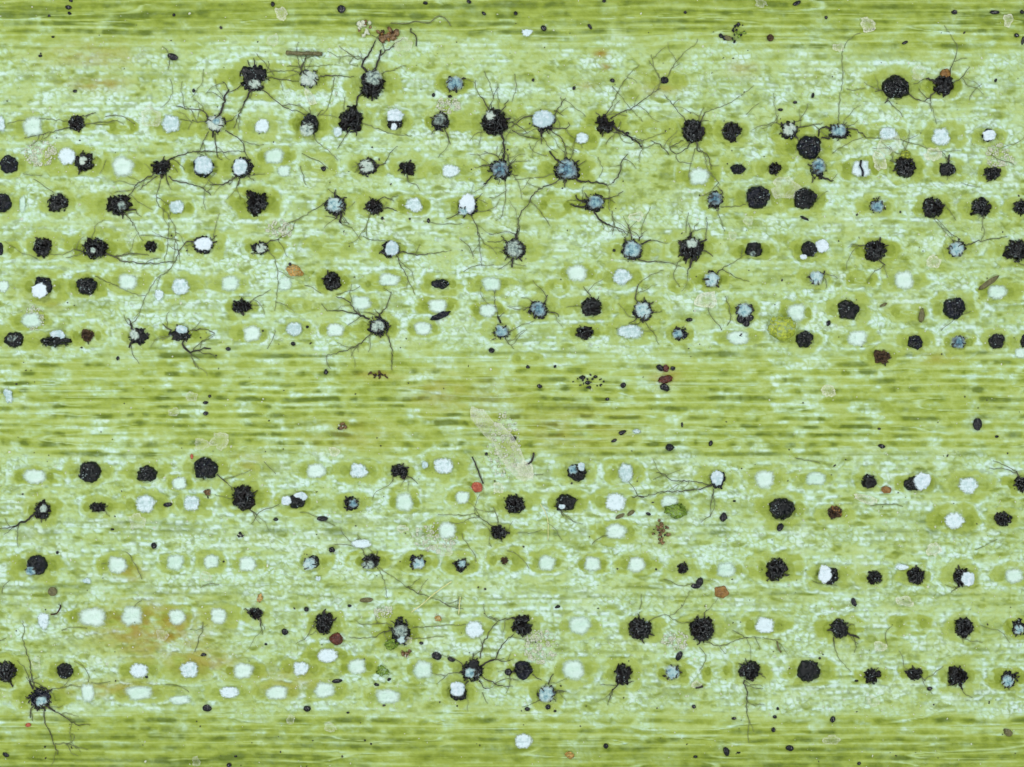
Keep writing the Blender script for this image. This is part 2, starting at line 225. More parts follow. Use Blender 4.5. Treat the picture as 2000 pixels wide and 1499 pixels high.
(738,638): [(5.4,[(722,624),(705,616),(694,613)]),(2.6,[(694,613),(665,607),(640,606),(628,594)]),(3.4,[(704,616),(690,600),(672,585),(657,580)]),(5,[(742,622),(747,610)]),(2.8,[(747,610),(758,596),(764,570)]),(3.4,[(726,652),(714,662)]),(2.6,[(714,662),(690,680),(637,696)]),(2,[(700,675),(686,697)]),(3,[(754,652),(761,668),(766,690),(766,724)]),(2.2,[(741,614),(732,604)])],
(980,650): [(4.4,[(978,632),(972,618)]),(2.2,[(972,618),(967,595),(965,562)]),(2.2,[(986,662),(1004,682)]),(3.4,[(968,660),(961,664)]),(3.6,[(992,652),(1000,645)])],
(402,915): [(3,[(424,927),(440,940),(456,958)])],
(476,972): [(2.4,[(486,994),(502,1006)]),(1.6,[(455,975),(420,966)])],
(83,997): [(6,[(72,1003),(48,1017),(28,1028)]),(2.4,[(28,1028),(15,1031),(-8,1035)]),(3.6,[(82,1012),(82,1021)])],
(192,991): [(2,[(206,998),(215,1009)])],
(781,920): [(3,[(795,929),(816,945)]),(2.2,[(769,931),(765,942)])],
(1402,938): [(3,[(1390,949),(1350,957),(1290,962),(1258,971)]),(4,[(1258,971),(1234,971)]),(2.4,[(1388,948),(1350,940),(1312,938),(1298,927),(1281,924)]),(2.4,[(1393,955),(1389,985),(1388,1010)])],
(1995,945): [(4,[(1990,932),(1981,920)]),(2,[(1981,920),(1965,910),(1938,900)])],
(975,1040): [(2.4,[(964,1028),(945,1018),(928,1003)]),(1.7,[(928,1003),(900,1006),(855,1005)]),(2.2,[(972,1027),(971,1008),(963,990)]),(8,[(984,1042),(995,1043)])],
(724,1096): [(2.2,[(712,1082),(700,1068),(652,1063)]),(2.6,[(736,1088),(737,1076)]),(1.8,[(735,1106),(748,1130),(757,1168)]),(1.7,[(740,1108),(765,1125),(794,1147)]),(3,[(794,1147),(812,1156),(832,1163)]),(1.6,[(832,1163),(860,1173)]),(2.4,[(860,1173),(878,1183),(905,1190)])],
(500,1198): [(4,[(507,1206),(509,1222)]),(2.2,[(509,1222),(513,1240)]),(4,[(490,1196),(477,1190)])],
(634,1217): [(2.4,[(622,1216),(614,1218),(615,1228)]),(1.6,[(618,1232),(606,1240)])],
(783,1234): [(3,[(766,1232),(750,1235),(735,1245)]),(2.2,[(735,1245),(705,1246),(683,1244)]),(1.9,[(766,1222),(735,1217)]),(1.6,[(800,1248),(830,1246),(868,1243)]),(1.6,[(805,1226),(860,1222),(910,1220)])],
(1020,1222): [(3.2,[(1002,1209),(985,1209),(972,1213)]),(2,[(970,1212),(955,1204)])],
(923,1309): [(3.2,[(937,1286),(940,1268),(948,1250),(958,1232),(972,1213)]),(5,[(940,1301),(955,1292),(968,1287)]),(3.2,[(968,1287),(975,1268),(990,1250),(1004,1238)]),(2.4,[(968,1287),(985,1292),(1003,1287)]),(2.6,[(906,1300),(894,1291),(874,1280)]),(2.2,[(906,1315),(880,1315),(852,1336)]),(3,[(941,1321),(960,1332),(980,1340),(1002,1340)]),(2.8,[(935,1330),(950,1345)]),(1.7,[(942,1352),(953,1374)]),(3,[(922,1290),(924,1274)]),(3.4,[(915,1330),(905,1342)])],
(1250,1228): [(1.7,[(1249,1207),(1252,1160)]),(2,[(1268,1212),(1290,1203),(1318,1199)])],
(1371,1229): [(2.6,[(1374,1206),(1380,1191)]),(2.2,[(1380,1254),(1410,1262),(1440,1249),(1480,1245),(1524,1250)]),(1.9,[(1430,1231),(1462,1246)])],
(1639,1228): [(4.4,[(1654,1236),(1678,1247)]),(3.2,[(1628,1244),(1629,1262)]),(1.8,[(1629,1262),(1638,1286),(1662,1312)]),(2.2,[(1655,1223),(1669,1221)])],
(1882,1225): [(2,[(1874,1242),(1881,1256)])],
(12,1312): [(4.4,[(18,1330),(26,1342)])],
(78,1363): [(3,[(68,1342),(63,1322),(60,1298),(53,1270)]),(2.2,[(53,1270),(45,1250),(49,1230),(45,1212)]),(5.4,[(64,1346),(59,1330)]),(5,[(96,1352),(101,1346)]),(2,[(101,1346),(120,1344),(142,1338)]),(6,[(88,1376),(108,1389)]),(2.8,[(108,1389),(130,1400),(146,1412),(176,1417)]),(3,[(88,1384),(88,1405),(98,1428),(108,1456),(114,1474)]),(4,[(66,1380),(60,1392),(60,1402)]),(2.2,[(108,1452),(130,1452),(145,1446),(145,1436),(139,1433)]),(1.7,[(130,1452),(172,1464)])],
(1217,1317): [(4.4,[(1207,1335),(1195,1347)]),(2,[(1195,1347),(1193,1366)]),(3,[(1228,1333),(1238,1331)])],
(1464,1310): [(4,[(1454,1328),(1459,1350)]),(2.6,[(1459,1350),(1458,1380),(1462,1412)]),(1.8,[(1462,1412),(1463,1452)]),(2.6,[(1486,1316),(1495,1325)])],
(1067,1355): [(3.4,[(1084,1350),(1103,1350)]),(3.4,[(1071,1337),(1074,1326),(1081,1316)]),(1.7,[(1050,1369),(1020,1381)])],
(1022,1309): [(5,[(1005,1313),(996,1318)]),(3,[(1040,1317),(1058,1328)])],
(1869,1321): [(5,[(1874,1340),(1879,1347)])],
(1876,1126): [(4,[(1872,1140),(1866,1150)]),(2,[(1866,1150),(1856,1158)])],
(1105,982): [(2.4,[(1094,996),(1100,1010)])],
(1785,1316): [(2.6,[(1773,1310),(1764,1309)]),(2.4,[(1796,1322),(1807,1330)])],
}

# ------------------------------------------------------------------ leaf fields
ALL = []                                    # stomata: x, y, r along, r across, row
for r in FUNGI:
    for (x, y, rx, ry, k, o) in FUNGI[r]: ALL.append((x, y, max(rx, 15), max(ry, 14), r, 'f'))
for r in PLUGS:
    for (x, y, rx, ry, k) in PLUGS[r]:
        if rx >= 13 and ry >= 11 and y < 1440: ALL.append((x, y, rx, ry, r, 'p'))
for (x, y, rx, ry) in OPEN: ALL.append((x, y, rx * .62, ry, 99, 'o'))

ROWLINE = {}
for r in range(15):
    p = sorted([(a[0], a[1]) for a in ALL if a[4] == r])
    ROWLINE[r] = ([q[0] for q in p], [q[1] for q in p])

def vein_mask(X, Y):
    e = 26 * (noise(X / 130, Y / 40, 1) - .5) + 14 * (noise(X / 37, Y / 17, 2) - .5)
    Ye = Y + e
    top = 1 - sstep(60, 135, Ye + 20 * np.sin(X / 420.0))
    mid = sstep(672, 712, Ye) * (1 - sstep(872, 905, Ye))
    bot = sstep(1372, 1410, Ye)
    return np.clip(top + mid + bot, 0, 1)

SUB = [(345,7,.35),(372,6,.35),(443,7,.55),(458,5,.4),(521,6,.45),(585,6,.35),(630,5,.3),(690,7,.6),(296,5,.35),(196,9,.4),(1024,7,.7),(1045,7,.75),(1062,5,.5),(1146,8,.75),(1162,6,.7),(1180,6,.55),(1260,6,.6),(1273,6,.6),(1240,5,.35),(962,4,.25),(890,6,.5)]

def fields(X, Y):
    Yw = Y + 9 * (noise(X / 260, Y / 90, 11) - .5) + 4 * (noise(X / 70, Y / 30, 12) - .5)
    vein = vein_mask(X, Y)
    # long narrow cells along the blade
    RH = 17.5
    Yr = Yw + 9 * (noise(X / 700, Y / 34, 13) - .5)
    rr = np.floor(Yr / RH); fy = Yr / RH - rr
    L = 40 + 130 * hash01(rr, rr * 0 + 3, 21) ** 1.5
    u = X / L + 17 * hash01(rr, rr * 0 + 7, 22) + .6 * (noise(X / 70, rr, 25) - .5)
    cu = np.floor(u); fx = u - cu
    val = hash01(cu, rr, 23)
    rowv = hash01(rr, rr * 0 + 1, 29)
    endd = np.minimum(fx, 1 - fx) * L
    ewob = noise(X / 6, Y / 4, 26)
    cap = sstep(0, 22, endd + 9 * (ewob - .5))
    th = .19 + .12 * hash01(cu, rr, 24) + .12 * (noise(X / 22, Y / 6, 27) - .5)
    off = .5 + .16 * (hash01(cu, rr, 28) - .5) + .16 * (noise(X / 60, rr, 30) - .5)
    prof = np.exp(-(np.abs(fy - off) / (th * 1.15)) ** 3.4)
    columns = fbm(X / 38, Y / 150, 31, 3)
    patch = fbm(X / 120, Y / 55, 33, 3)
    run = sstep(.26, .70, noise(X / 46 + 37 * rowv, rr, 36)) * (.35 + .65 * sstep(.2, .6, noise(X / 15, rr, 37)))
    streak = prof * (.25 + .75 * cap) * np.clip(.16 + .56 * run + .24 * (val - .5) + .34 * (rowv - .5), 0, .8)
    streak = (1.0 - .45 * sstep(640, 740, np.abs(Y - 749))) * streak * np.clip(.35 + 1.5 * columns * (.4 + 1.1 * patch), 0, 1.2) * (.75 + .5 * noise(X / 13, Y / 5, 34))
    # thin lines and longer veins
    fine = fbm(X / 110, Yw / 4.2, 41, 3)
    fine2 = fbm(X / 28, Yw / 6.0, 43, 3)
    long_ = sstep(.50, .74, fbm(X / 340, Yw / 7.5, 45, 3))
    ridge = sstep(.90, .985, 1 - np.abs(2 * noise(X / 190, Yw / 11, 47) - 1)) * sstep(.45, .65, noise(X / 120, Y / 20, 48))
    wall_l = np.exp(-(np.minimum(fy, 1 - fy) / .13) ** 2) * sstep(.3, .7, noise(X / 85, rr, 49)) + .8 * np.exp(-((fy - .28) / .07) ** 2) * sstep(.5, .75, noise(X / 120, rr, 50))
    topbot = sstep(640, 740, np.abs(Y - 749)) * vein
    sub = np.zeros_like(X)
    for (y0, s, a) in SUB:
        sub += a * np.exp(-((Yw - y0 - 7 * (noise(X / 210, X * 0 + y0, 51) - .5)) / s) ** 2) * sstep(.36, .62, noise(X / 70, X * 0 + y0 * .37, 52)) * (.5 + .8 * noise(X / 17, Y / 5, 53))
    # granular wax
    wxp = X + 7 * (noise(X / 12, Y / 12, 61) - .5); wyp = Y + 7 * (noise(X / 12, Y / 12, 62) - .5)
    f1, f2, cid = worley(wxp / 13.5, wyp / 10.5, 63)
    gap = 1 - sstep(.02, .22, f2 - f1)
    gran = sstep(.02, .36, f2 - f1) * (.45 + .55 * cid)
    g1, g2, gid = worley(wxp / 25.0, wyp / 13.0, 64)
    big = sstep(.04, .40, g2 - g1) * (.25 + .75 * gid)
    cover = fbm(X / 46, Y / 30, 65, 4)
    cover2 = fbm(X / 300, Y / 120, 66, 2)
    cov = sstep(.30, .62, .72 * cover + .28 * cover2)
    mot = fbm(X / 9.5, Y / 8, 69, 3); mot2 = fbm(X / 19, Y / 11, 70, 3)
    Yb = Y + 8 * (noise(X / 120, Y / 45, 110) - .5) + 3.0 * (noise(X / 24, Y / 20, 111) - .5)
    rb = np.floor(Yb / 11.5); fb = Yb / 11.5 - rb
    ub = (X + 4 * (noise(X / 9, Y / 9, 116) - .5)) / (13 + 24 * hash01(rb, rb * 0 + 2, 112)) + 9 * hash01(rb, rb * 0 + 4, 113)
    cb = np.floor(ub); gb = ub - cb
    bv = hash01(cb, rb, 114)
    edge = np.minimum(np.minimum(gb, 1 - gb) * (13 + 24 * hash01(rb, rb * 0 + 2, 112)), np.minimum(fb, 1 - fb) * 11.5)
    brick = sstep(.6, 4.2, edge + 2.2 * (noise(X / 5, Y / 5, 115) - .5))
    rowmix = sstep(.35, .6, fbm(X / 90, Y / 30, 117, 2))
    gran = gran * (1 - rowmix) + rowmix * brick * (.25 + .75 * bv)
    gap = gap * (1 - rowmix) + rowmix * (1 - brick) * .8
    lines = fbm(X / 150, Yw / 3.6, 118, 2)
    gran = np.clip(gran * .62 + 1.5 * (mot - .34) * (.4 + .6 * gran), 0, 1.0)
    big = np.clip(big * .5 + 1.4 * (mot2 - .32), 0, 1.1)
    wax = (1 - vein) * (.46 + .62 * cov) * (.86 + .28 * lines) * (.22 + 1.0 * (.6 * gran + .4 * big))
    wax = wax + vein * (.85 * sstep(.42, .70, .6 * fbm(X / 30, Y / 11, 67, 3) + .4 * columns) * (.4 + .6 * gran) * (1 - .9 * np.clip(streak, 0, 1)) + .12 * sstep(.5, .8, fine2) + .16 * sstep(.5, .7, fbm(X / 11, Y / 7, 123, 3))) * (1 - .55 * topbot)
    wall = (.55 * gap * noise(X / 20, Y / 14, 68) + .9 * sstep(.60, .80, fbm(X / 9, Y / 6, 60, 2))) * (1 - vein) * (.3 + .7 * cov)
    # olive rows between the stomata
    olive = np.zeros_like(X)
    for r, (xs, ys) in ROWLINE.items():
        if len(xs) < 3: continue
        yr = np.interp(X, xs, ys) + 6 * (noise(X / 80, X * 0 + r, 71) - .5)
        band = np.exp(-((Y - yr) / 15.0) ** 2)
        olive = np.maximum(olive, band * (.08 + .85 * sstep(.40, .66, noise(X / 26, X * 0 + r * 3.1, 72))) * .72)
    olive *= (1 - .7 * vein) * (.55 + .8 * (fbm(X / 17, Y / 10, 73, 3) - .2))
    green = np.maximum(streak * (.10 + .90 * vein), olive) + vein * (.17 + .26 * (fine - .42) + .14 * (lines - .45) + .42 * (fbm(X / 13, Y / 8, 122, 3) - .45) + .30 * (fbm(X / 40, Y / 9, 121, 3) - .45) + .30 * long_ * (.15 + .85 * topbot)) + .22 * topbot + sub * (.4 + .6 * prof)
    green = np.maximum(green, (1 - vein) * .62 * sstep(.50, .70, .6 * fbm(X / 20, Y / 9.5, 119, 3) + .4 * fbm(X / 9, Y / 7, 120, 2)))
    green = green - (.45 * ridge + .30 * wall_l) * vein
    wax = wax + (.25 * ridge + .14 * wall_l) * vein
    # scattered short cells
    h1, h2, hid = worley((X + 22 * (noise(X / 23, Y / 9, 83) - .5)) / 52.0, (Y + 9 * (noise(X / 19, Y / 11, 84) - .5)) / 17.0, 81)
    short = (1 - sstep(.12, .46, h1)) * sstep(.55, .85, hid) * (1 - vein) * (.5 + .7 * noise(X / 9, Y / 5, 85))
    green = np.maximum(green, .70 * short)
    wax = wax * (1 - .7 * np.clip(short, 0, 1))
    # stains
    stain = np.zeros_like(X)
    for (sx, sy, a, b, s) in [(300,1232,95,50,.75),(255,1120,26,16,.5),(560,1330,60,28,.35),(395,1290,70,26,.5),(215,1345,80,18,.45),(1172,105,14,8,.8),(1182,130,10,6,.9),(200,165,60,14,.55),(1450,135,30,16,.4),(1290,175,45,12,.35),
                              (740,735,40,10,.5),(1300,735,30,18,.5),(860,770,60,40,.3),(90,600,30,14,.25),(480,905,30,20,.3),(1830,700,40,12,.3),(180,110,90,26,.35),(1145,170,18,8,.5),(950,780,90,50,.18),(1120,840,120,40,.22),(680,850,100,30,.2)]:
        stain = np.maximum(stain, s * np.exp(-((X - sx) / a) ** 2 - ((Y - sy) / b) ** 2) * np.clip(-.4 + 2.4 * fbm(X / 22, Y / 9, 91, 3), 0, 1.2))
    tint = np.clip(wall, 0, 1)
    wax = wax * (1 - .75 * np.clip(stain, 0, 1)); green = np.maximum(green, .62 * np.clip(stain, 0, 1))
    # stomata
    H = .034 * gran * (1 - vein) + .022 * prof * cap * vein + .02 * sub + .03 * ridge * vein + .016 * wall_l * vein + .05 * (cover - .5) + .02 * big * (1 - vein)
    for i, (sx, sy, a, b, r, kd) in enumerate(ALL):
        m = (np.abs(X - sx) < 5.0 * a) & (np.abs(Y - sy) < 3.6 * b)
        if not m.any(): continue
        x = X[m] - sx; y = Y[m] - sy
        n = noise(X[m] / 9, Y[m] / 7, 101 + i)
        n2 = noise(X[m] / 4, Y[m] / 3.5, 103 + i)
        wob = .26 * (n - .5) + .10 * (n2 - .5)
        str_ = .72 + .36 * hash01(np.array([i]), np.array([2]), 77)[0]
        ex = 2.25 + .6 * hash01(np.array([i]), np.array([4]), 78)[0]
        ey = 1.55 + .35 * hash01(np.array([i]), np.array([5]), 78)[0]
        hq = hash01(np.array([i] * 4), np.arange(4) + 11, 79)
        ux = np.abs(x) / (a * ex * np.where(x < 0, .78 + .42 * hq[0], .78 + .42 * hq[1]))
        uy = np.abs(y) / (b * ey * np.where(y < 0, .74 + .42 * hq[2], .74 + .42 * hq[3]))
        d = (ux ** 2.7 + uy ** 2.3) ** (1 / 2.3) + wob * .7 + .30 * (noise(X[m] / 17, Y[m] / 12, 107 + i) - .5)
        ang = np.abs(x) / (np.hypot(x, y * 1.3) + 1e-3)
        halo = (1 - sstep(.84, 1.02, d)) * (.78 + .22 * ang)
        lob = np.minimum(np.hypot((x - 1.42 * a) / (.50 * a), y / (.72 * b)), np.hypot((x + 1.42 * a) / (.50 * a), y / (.72 * b))) + wob
        lobe = 1 - sstep(.75, 1.1, lob)
        ring = np.exp(-((d - 1.12) / .085) ** 2)
        brk = .35 + .65 * sstep(.30, .52, noise(X[m] / 15, Y[m] / 10, 109 + i)); brk = np.maximum(brk, lobe)
        halo = halo * brk
        gg = np.clip(halo * .40 + lobe * .20, 0, 1) * str_ * (.74 + .26 * n2 + .26 * n)
        green[m] = np.maximum(green[m] * (1 - .6 * halo), gg)
        wax[m] = wax[m] * (1 - .88 * np.maximum(halo, lobe) * str_) + .30 * ring * (1 - lobe) * str_ * sstep(.25, .6, n)
        if kd == 'o':
            slit = np.hypot(x / (a * .75), y / (b * .30)) + wob
            wax[m] += .35 * np.exp(-((slit - 1.0) / .3) ** 2)
        tint[m] *= 1 - np.clip(halo + lobe, 0, 1)
        H[m] = H[m] * (1 - .5 * halo) + .03 * lobe * n + .02 * ring * n - .015 * (1 - sstep(.35, .6, d))
    grain = fbm(X / 3.1, Y / 2.7, 97, 2) - .5
    green = np.clip(green + .22 * grain * (green > .03), 0, 1)
    wax = np.clip(wax + .16 * grain, 0, 1)
    H = H + .018 * grain
    cell = (rr.astype(np.int64) * 100003 + (cu.astype(np.int64) + 5000))
    cellok = (endd > 4) & (np.abs(fy - .5) < .44)
    return green, wax, np.clip(stain, 0, 1), tint, H, cell, cellok, vein

STEP = 2.1
xs = np.concatenate([np.linspace(-1100, -60, 24)[:-1], np.arange(-32, 2034, STEP), np.linspace(2060, 3100, 24)[1:]])
ys = np.concatenate([np.linspace(-900, -50, 20)[:-1], np.arange(-30, 1532, STEP), np.linspace(1560, 2400, 20)[1:]])
GX, GY = np.meshgrid(xs, ys)
gG, gW, gS, gT, gH, gC, gOK, gV = fields(GX, GY)
NY, NX = GX.shape

def Hs(px, py):                             # leaf height at a place (nearest grid point)
    px = np.asarray(px, float); py = np.asarray(py, float)
    ix = np.clip(np.searchsorted(xs, px), 0, NX - 1); iy = np.clip(np.searchsorted(ys, py), 0, NY - 1)
    return gH[iy, ix]

# ------------------------------------------------------------------ materials
def new_mat(name):
    m = bpy.data.materials.new(name); m.use_nodes = True
    nt = m.node_tree
    return m, nt, nt.nodes['Principled BSDF']

def node(nt, t, **kw):
    n = nt.nodes.new(t)
    for k, v in kw.items(): setattr(n, k, v)
    return n

def mixc(nt, fac, a, b, blend='MIX'):
    n = node(nt, 'ShaderNodeMix', data_type='RGBA', blend_type=blend)
    for sock, v in ((n.inputs[0], fac), (n.inputs[6], a), (n.inputs[7], b)):
        if hasattr(v, 'links') or isinstance(v, bpy.types.NodeSocket): nt.links.new(v, sock)
        else: sock.default_value = v
    return n.outputs[2]

def math_(nt, op, a, b=0.0, clamp=False):
    n = node(nt, 'ShaderNodeMath', operation=op); n.use_clamp = clamp
    for sock, v in ((n.inputs[0], a), (n.inputs[1], b)):
        if isinstance(v, bpy.types.NodeSocket): nt.links.new(v, sock)
        else: sock.default_value = v
    return n.outputs[0]

def noise_n(nt, scale, detail=3, coord='Object', rough=.6, stretch=None):
    tc = node(nt, 'ShaderNodeTexCoord')
    n = node(nt, 'ShaderNodeTexNoise'); n.inputs['Scale'].default_value = scale
    n.inputs['Detail'].default_value = detail; n.inputs['Roughness'].default_value = rough
    src = tc.outputs[coord]
    if stretch:
        mp = node(nt, 'ShaderNodeMapping'); mp.inputs['Scale'].default_value = stretch
        nt.links.new(src, mp.inputs[0]); src = mp.outputs[0]
    nt.links.new(src, n.inputs['Vector'])
    return n.outputs['Fac']

def ramp(nt, fac, stops):
    r = node(nt, 'ShaderNodeValToRGB')
    el = r.color_ramp.elements
    el[0].position, el[0].color = stops[0]
    el[1].position, el[1].color = stops[-1]
    for p, cc in stops[1:-1]:
        e = el.new(p); e.color = cc
    nt.links.new(fac, r.inputs[0])
    return r.outputs[0]

def bump(nt, bsdf, h, strength, dist):
    b = node(nt, 'ShaderNodeBump'); b.inputs['Strength'].default_value = strength
    b.inputs['Distance'].default_value = dist
    nt.links.new(h, b.inputs['Height']); nt.links.new(b.outputs[0], bsdf.inputs['Normal'])

# leaf tissue: cell pigment, surface wax and stains are data on the blade
M_leaf, nt, bs = new_mat('leaf_tissue')
at = node(nt, 'ShaderNodeAttribute', attribute_name='tissue')
sep = node(nt, 'ShaderNodeSeparateColor'); nt.links.new(at.outputs['Color'], sep.inputs[0])
n_f = noise_n(nt, 52, 3)
n_s = noise_n(nt, 10, 4, stretch=(.12, 2.2, 1))
g = math_(nt, 'ADD', sep.outputs[0], math_(nt, 'MULTIPLY', math_(nt, 'SUBTRACT', n_s, .5), .30), True)
w = math_(nt, 'ADD', sep.outputs[1], math_(nt, 'MULTIPLY', math_(nt, 'SUBTRACT', n_f, .5), .22), True)
c1 = ramp(nt, g, [(0.0, srgb(178, 199, 116)), (.3, srgb(158, 178, 73)), (.62, srgb(131, 151, 41)), (1.0, srgb(92, 114, 18))])
wx_c = ramp(nt, w, [(0.0, srgb(182, 207, 132)), (.35, srgb(187, 219, 168)), (.7, srgb(198, 230, 201)), (1.0, srgb(214, 242, 231))])
n_l = noise_n(nt, 1.6, 4, stretch=(.7, 1.3, 1))
wx_c = mixc(nt, math_(nt, 'MULTIPLY', math_(nt, 'MULTIPLY', math_(nt, 'SUBTRACT', n_l, .48), 5.0, True), .28), wx_c, srgb(212, 226, 174))
wf = math_(nt, 'MULTIPLY', w, math_(nt, 'SUBTRACT', 1.36, math_(nt, 'MULTIPLY', g, .9)), True)
c2 = mixc(nt, wf, c1, wx_c)
c2 = mixc(nt, math_(nt, 'MULTIPLY', at.outputs['Alpha'], .75), c2, srgb(142, 164, 106))
c3 = mixc(nt, math_(nt, 'MULTIPLY', sep.outputs[2], .75), c2, srgb(162, 118, 30))
nt.links.new(c3, bs.inputs['Base Color'])
bs.inputs['Roughness'].default_value = .36
bs.inputs['Specular IOR Level'].default_value = .3
bump(nt, bs, noise_n(nt, 42, 3), .5, .035)

def dark_mat(name, ca, cb, rough=.34, vs=16, st=.9):
    m, nt, bs = new_mat(name)
    f = noise_n(nt, 14, 4)
    cc = ramp(nt, f, [(.35, ca), (.7, cb)])
    nt.links.new(cc, bs.inputs['Base Color'])
    tc = node(nt, 'ShaderNodeTexCoord')
    v = node(nt, 'ShaderNodeTexVoronoi'); v.inputs['Scale'].default_value = vs
    nt.links.new(tc.outputs['Object'], v.inputs['Vector'])
    bump(nt, bs, math_(nt, 'ADD', v.outputs['Distance'], noise_n(nt, 30, 3)), st, .011 if 'crust' in name else .016)
    bs.inputs['Roughness'].default_value = rough
    bs.inputs['Specular IOR Level'].default_value = (.32 if 'crust' in name else .24) if st > .6 else .5
    return m
M_crust = dark_mat('black_fungal_crust', srgb(6, 9, 11), srgb(18, 24, 27), .19, 13)
M_crust2 = dark_mat('blue_black_fungal_crust', srgb(6, 9, 18), srgb(18, 25, 42), .20, 13)
M_knot = dark_mat('dark_brown_fungal_knot', srgb(8, 6, 7), srgb(26, 21, 20), .22, 15)
M_knotb = dark_mat('rusty_brown_fungal_knot', srgb(38, 28, 22), srgb(104, 82, 58), .5, 22)
M_coil = dark_mat('glossy_dark_coils', srgb(8, 10, 11), srgb(44, 49, 51), .18, 40, .3)
M_thread = dark_mat('dark_fungal_thread', srgb(24, 22, 20), srgb(62, 58, 46), .5, 40, .5)
M_mid = dark_mat('brown_fungal_thread', srgb(54, 54, 40), srgb(98, 98, 72), .5, 40, .5)
M_thin = dark_mat('olive_brown_fungal_thread', srgb(92, 98, 60), srgb(134, 144, 98), .55, 40, .3)

def wax_mat(name, stops, soft, scale=9, rough=.5, edge=None, amin=0.0):
    m, nt, bs = new_mat(name)
    oi = node(nt, 'ShaderNodeObjectInfo')
    f = math_(nt, 'ADD', noise_n(nt, scale, 4), math_(nt, 'MULTIPLY', math_(nt, 'SUBTRACT', oi.outputs['Random'], .5), .30))
    cc = ramp(nt, f, stops)
    rim = node(nt, 'ShaderNodeAttribute', attribute_name='rim')
    if edge: cc = mixc(nt, math_(nt, 'MULTIPLY', math_(nt, 'POWER', rim.outputs['Fac'], 3.0), .85), cc, edge)
    nt.links.new(cc, bs.inputs['Base Color'])
    if soft:
        a = node(nt, 'ShaderNodeMapRange'); a.interpolation_type = 'SMOOTHSTEP'
        a.inputs['From Min'].default_value = 1.0; a.inputs['From Max'].default_value = 1.0 - soft
        a.inputs['To Min'].default_value = amin; a.inputs['To Max'].default_value = 1.0
        nt.links.new(math_(nt, 'ADD', rim.outputs['Fac'], math_(nt, 'MULTIPLY', math_(nt, 'SUBTRACT', noise_n(nt, 22, 3), .5), soft * .5 if name == 'sunken_pale_wax' else max(.35, soft * 1.5))), a.inputs['Value'])
        nt.links.new(a.outputs[0], bs.inputs['Alpha'])
    bump(nt, bs, noise_n(nt, 34, 4), .45, .03)
    bs.inputs['Roughness'].default_value = rough
    return m
M_white = wax_mat('white_wax', [(.30, srgb(174, 204, 202)), (.55, srgb(216, 236, 240))], .40, 14)
M_faint = wax_mat('sunken_pale_wax', [(.25, srgb(194, 226, 206)), (.7, srgb(214, 238, 228))], .52, 7)
M_capw = wax_mat('white_wax_cap', [(.28, srgb(176, 204, 208)), (.55, srgb(220, 236, 243))], .25, 13)
M_capb = wax_mat('blue_wax_cap', [(.26, srgb(20, 36, 52)), (.38, srgb(70, 118, 138)), (.50, srgb(136, 178, 182)), (.66, srgb(190, 216, 214))], .42, 11, edge=srgb(190, 210, 208))
M_capg = wax_mat('grey_wax_cap', [(.26, srgb(22, 28, 30)), (.40, srgb(100, 122, 118)), (.54, srgb(170, 192, 178)), (.70, srgb(200, 216, 204))], .42, 18, edge=srgb(186, 204, 190))

def flake_mat(name, cc, a0, a1):
    m, nt, bs = new_mat(name)
    rim = node(nt, 'ShaderNodeAttribute', attribute_name='rim')
    f = noise_n(nt, 22, 4)
    nt.links.new(mixc(nt, f, cc, srgb(246, 250, 236)), bs.inputs['Base Color'])
    a = node(nt, 'ShaderNodeMapRange')
    a.inputs['From Min'].default_value = .25; a.inputs['From Max'].default_value = 1.35
    a.inputs['To Min'].default_value = a0; a.inputs['To Max'].default_value = a1
    nt.links.new(math_(nt, 'ADD', rim.outputs['Fac'], math_(nt, 'MULTIPLY', math_(nt, 'SUBTRACT', noise_n(nt, 30, 3), .47), 2.2)), a.inputs['Value'])
    nt.links.new(a.outputs[0], bs.inputs['Alpha'])
    bump(nt, bs, noise_n(nt, 24, 4), .5, .03)
    bs.inputs['Roughness'].default_value = .22
    return m
M_flake = flake_mat('clear_pale_flake', srgb(232, 242, 210), .05, .50)
M_cream = flake_mat('cream_flake', srgb(238, 242, 210), .10, .72)

def crystal_mat(name, ca, cb, alpha=1.0, patchy=False):
    m, nt, bs = new_mat(name)
    nt.links.new(ramp(nt, noise_n(nt, 16, 4), [(.3, ca), (.65, cb)]), bs.inputs['Base Color'])
    bs.inputs['Roughness'].default_value = .25
    bs.inputs['Alpha'].default_value = alpha
    if patchy: nt.links.new(math_(nt, 'MULTIPLY', math_(nt, 'SUBTRACT', noise_n(nt, 20, 4), .36), 4.0, True), bs.inputs['Alpha'])
    bump(nt, bs, noise_n(nt, 22, 3), .7, .05)
    return m
M_speck = crystal_mat('grey_wax_glint_speck', srgb(70, 84, 86), srgb(160, 178, 178))  # pale grey of wax crystals, also imitates glints on the black bodies
M_red = crystal_mat('red_crystal', srgb(150, 58, 40), srgb(206, 116, 84))
M_darkred = crystal_mat('dark_red_crystal', srgb(52, 20, 15), srgb(110, 54, 36))
M_amber = crystal_mat('amber_crystal', srgb(112, 74, 30), srgb(172, 130, 66), .9)
M_brown = crystal_mat('brown_grit', srgb(60, 44, 28), srgb(150, 120, 80))
M_orange = crystal_mat('orange_grains', srgb(198, 140, 56), srgb(226, 188, 110), .8, True)
M_alga = crystal_mat('green_alga', srgb(150, 172, 26), srgb(196, 210, 76), .9, True)
M_algab = crystal_mat('bright_green_alga', srgb(96, 138, 26), srgb(154, 188, 72), .9, True)
M_spore = dark_mat('black_spore', srgb(10, 12, 16), srgb(26, 30, 38), .25, 30, .3)
M_olive = crystal_mat('olive_brown_spore', srgb(84, 82, 50), srgb(128, 124, 80), .9)
M_hair = crystal_mat('pale_fibre', srgb(214, 218, 130), srgb(236, 238, 180))
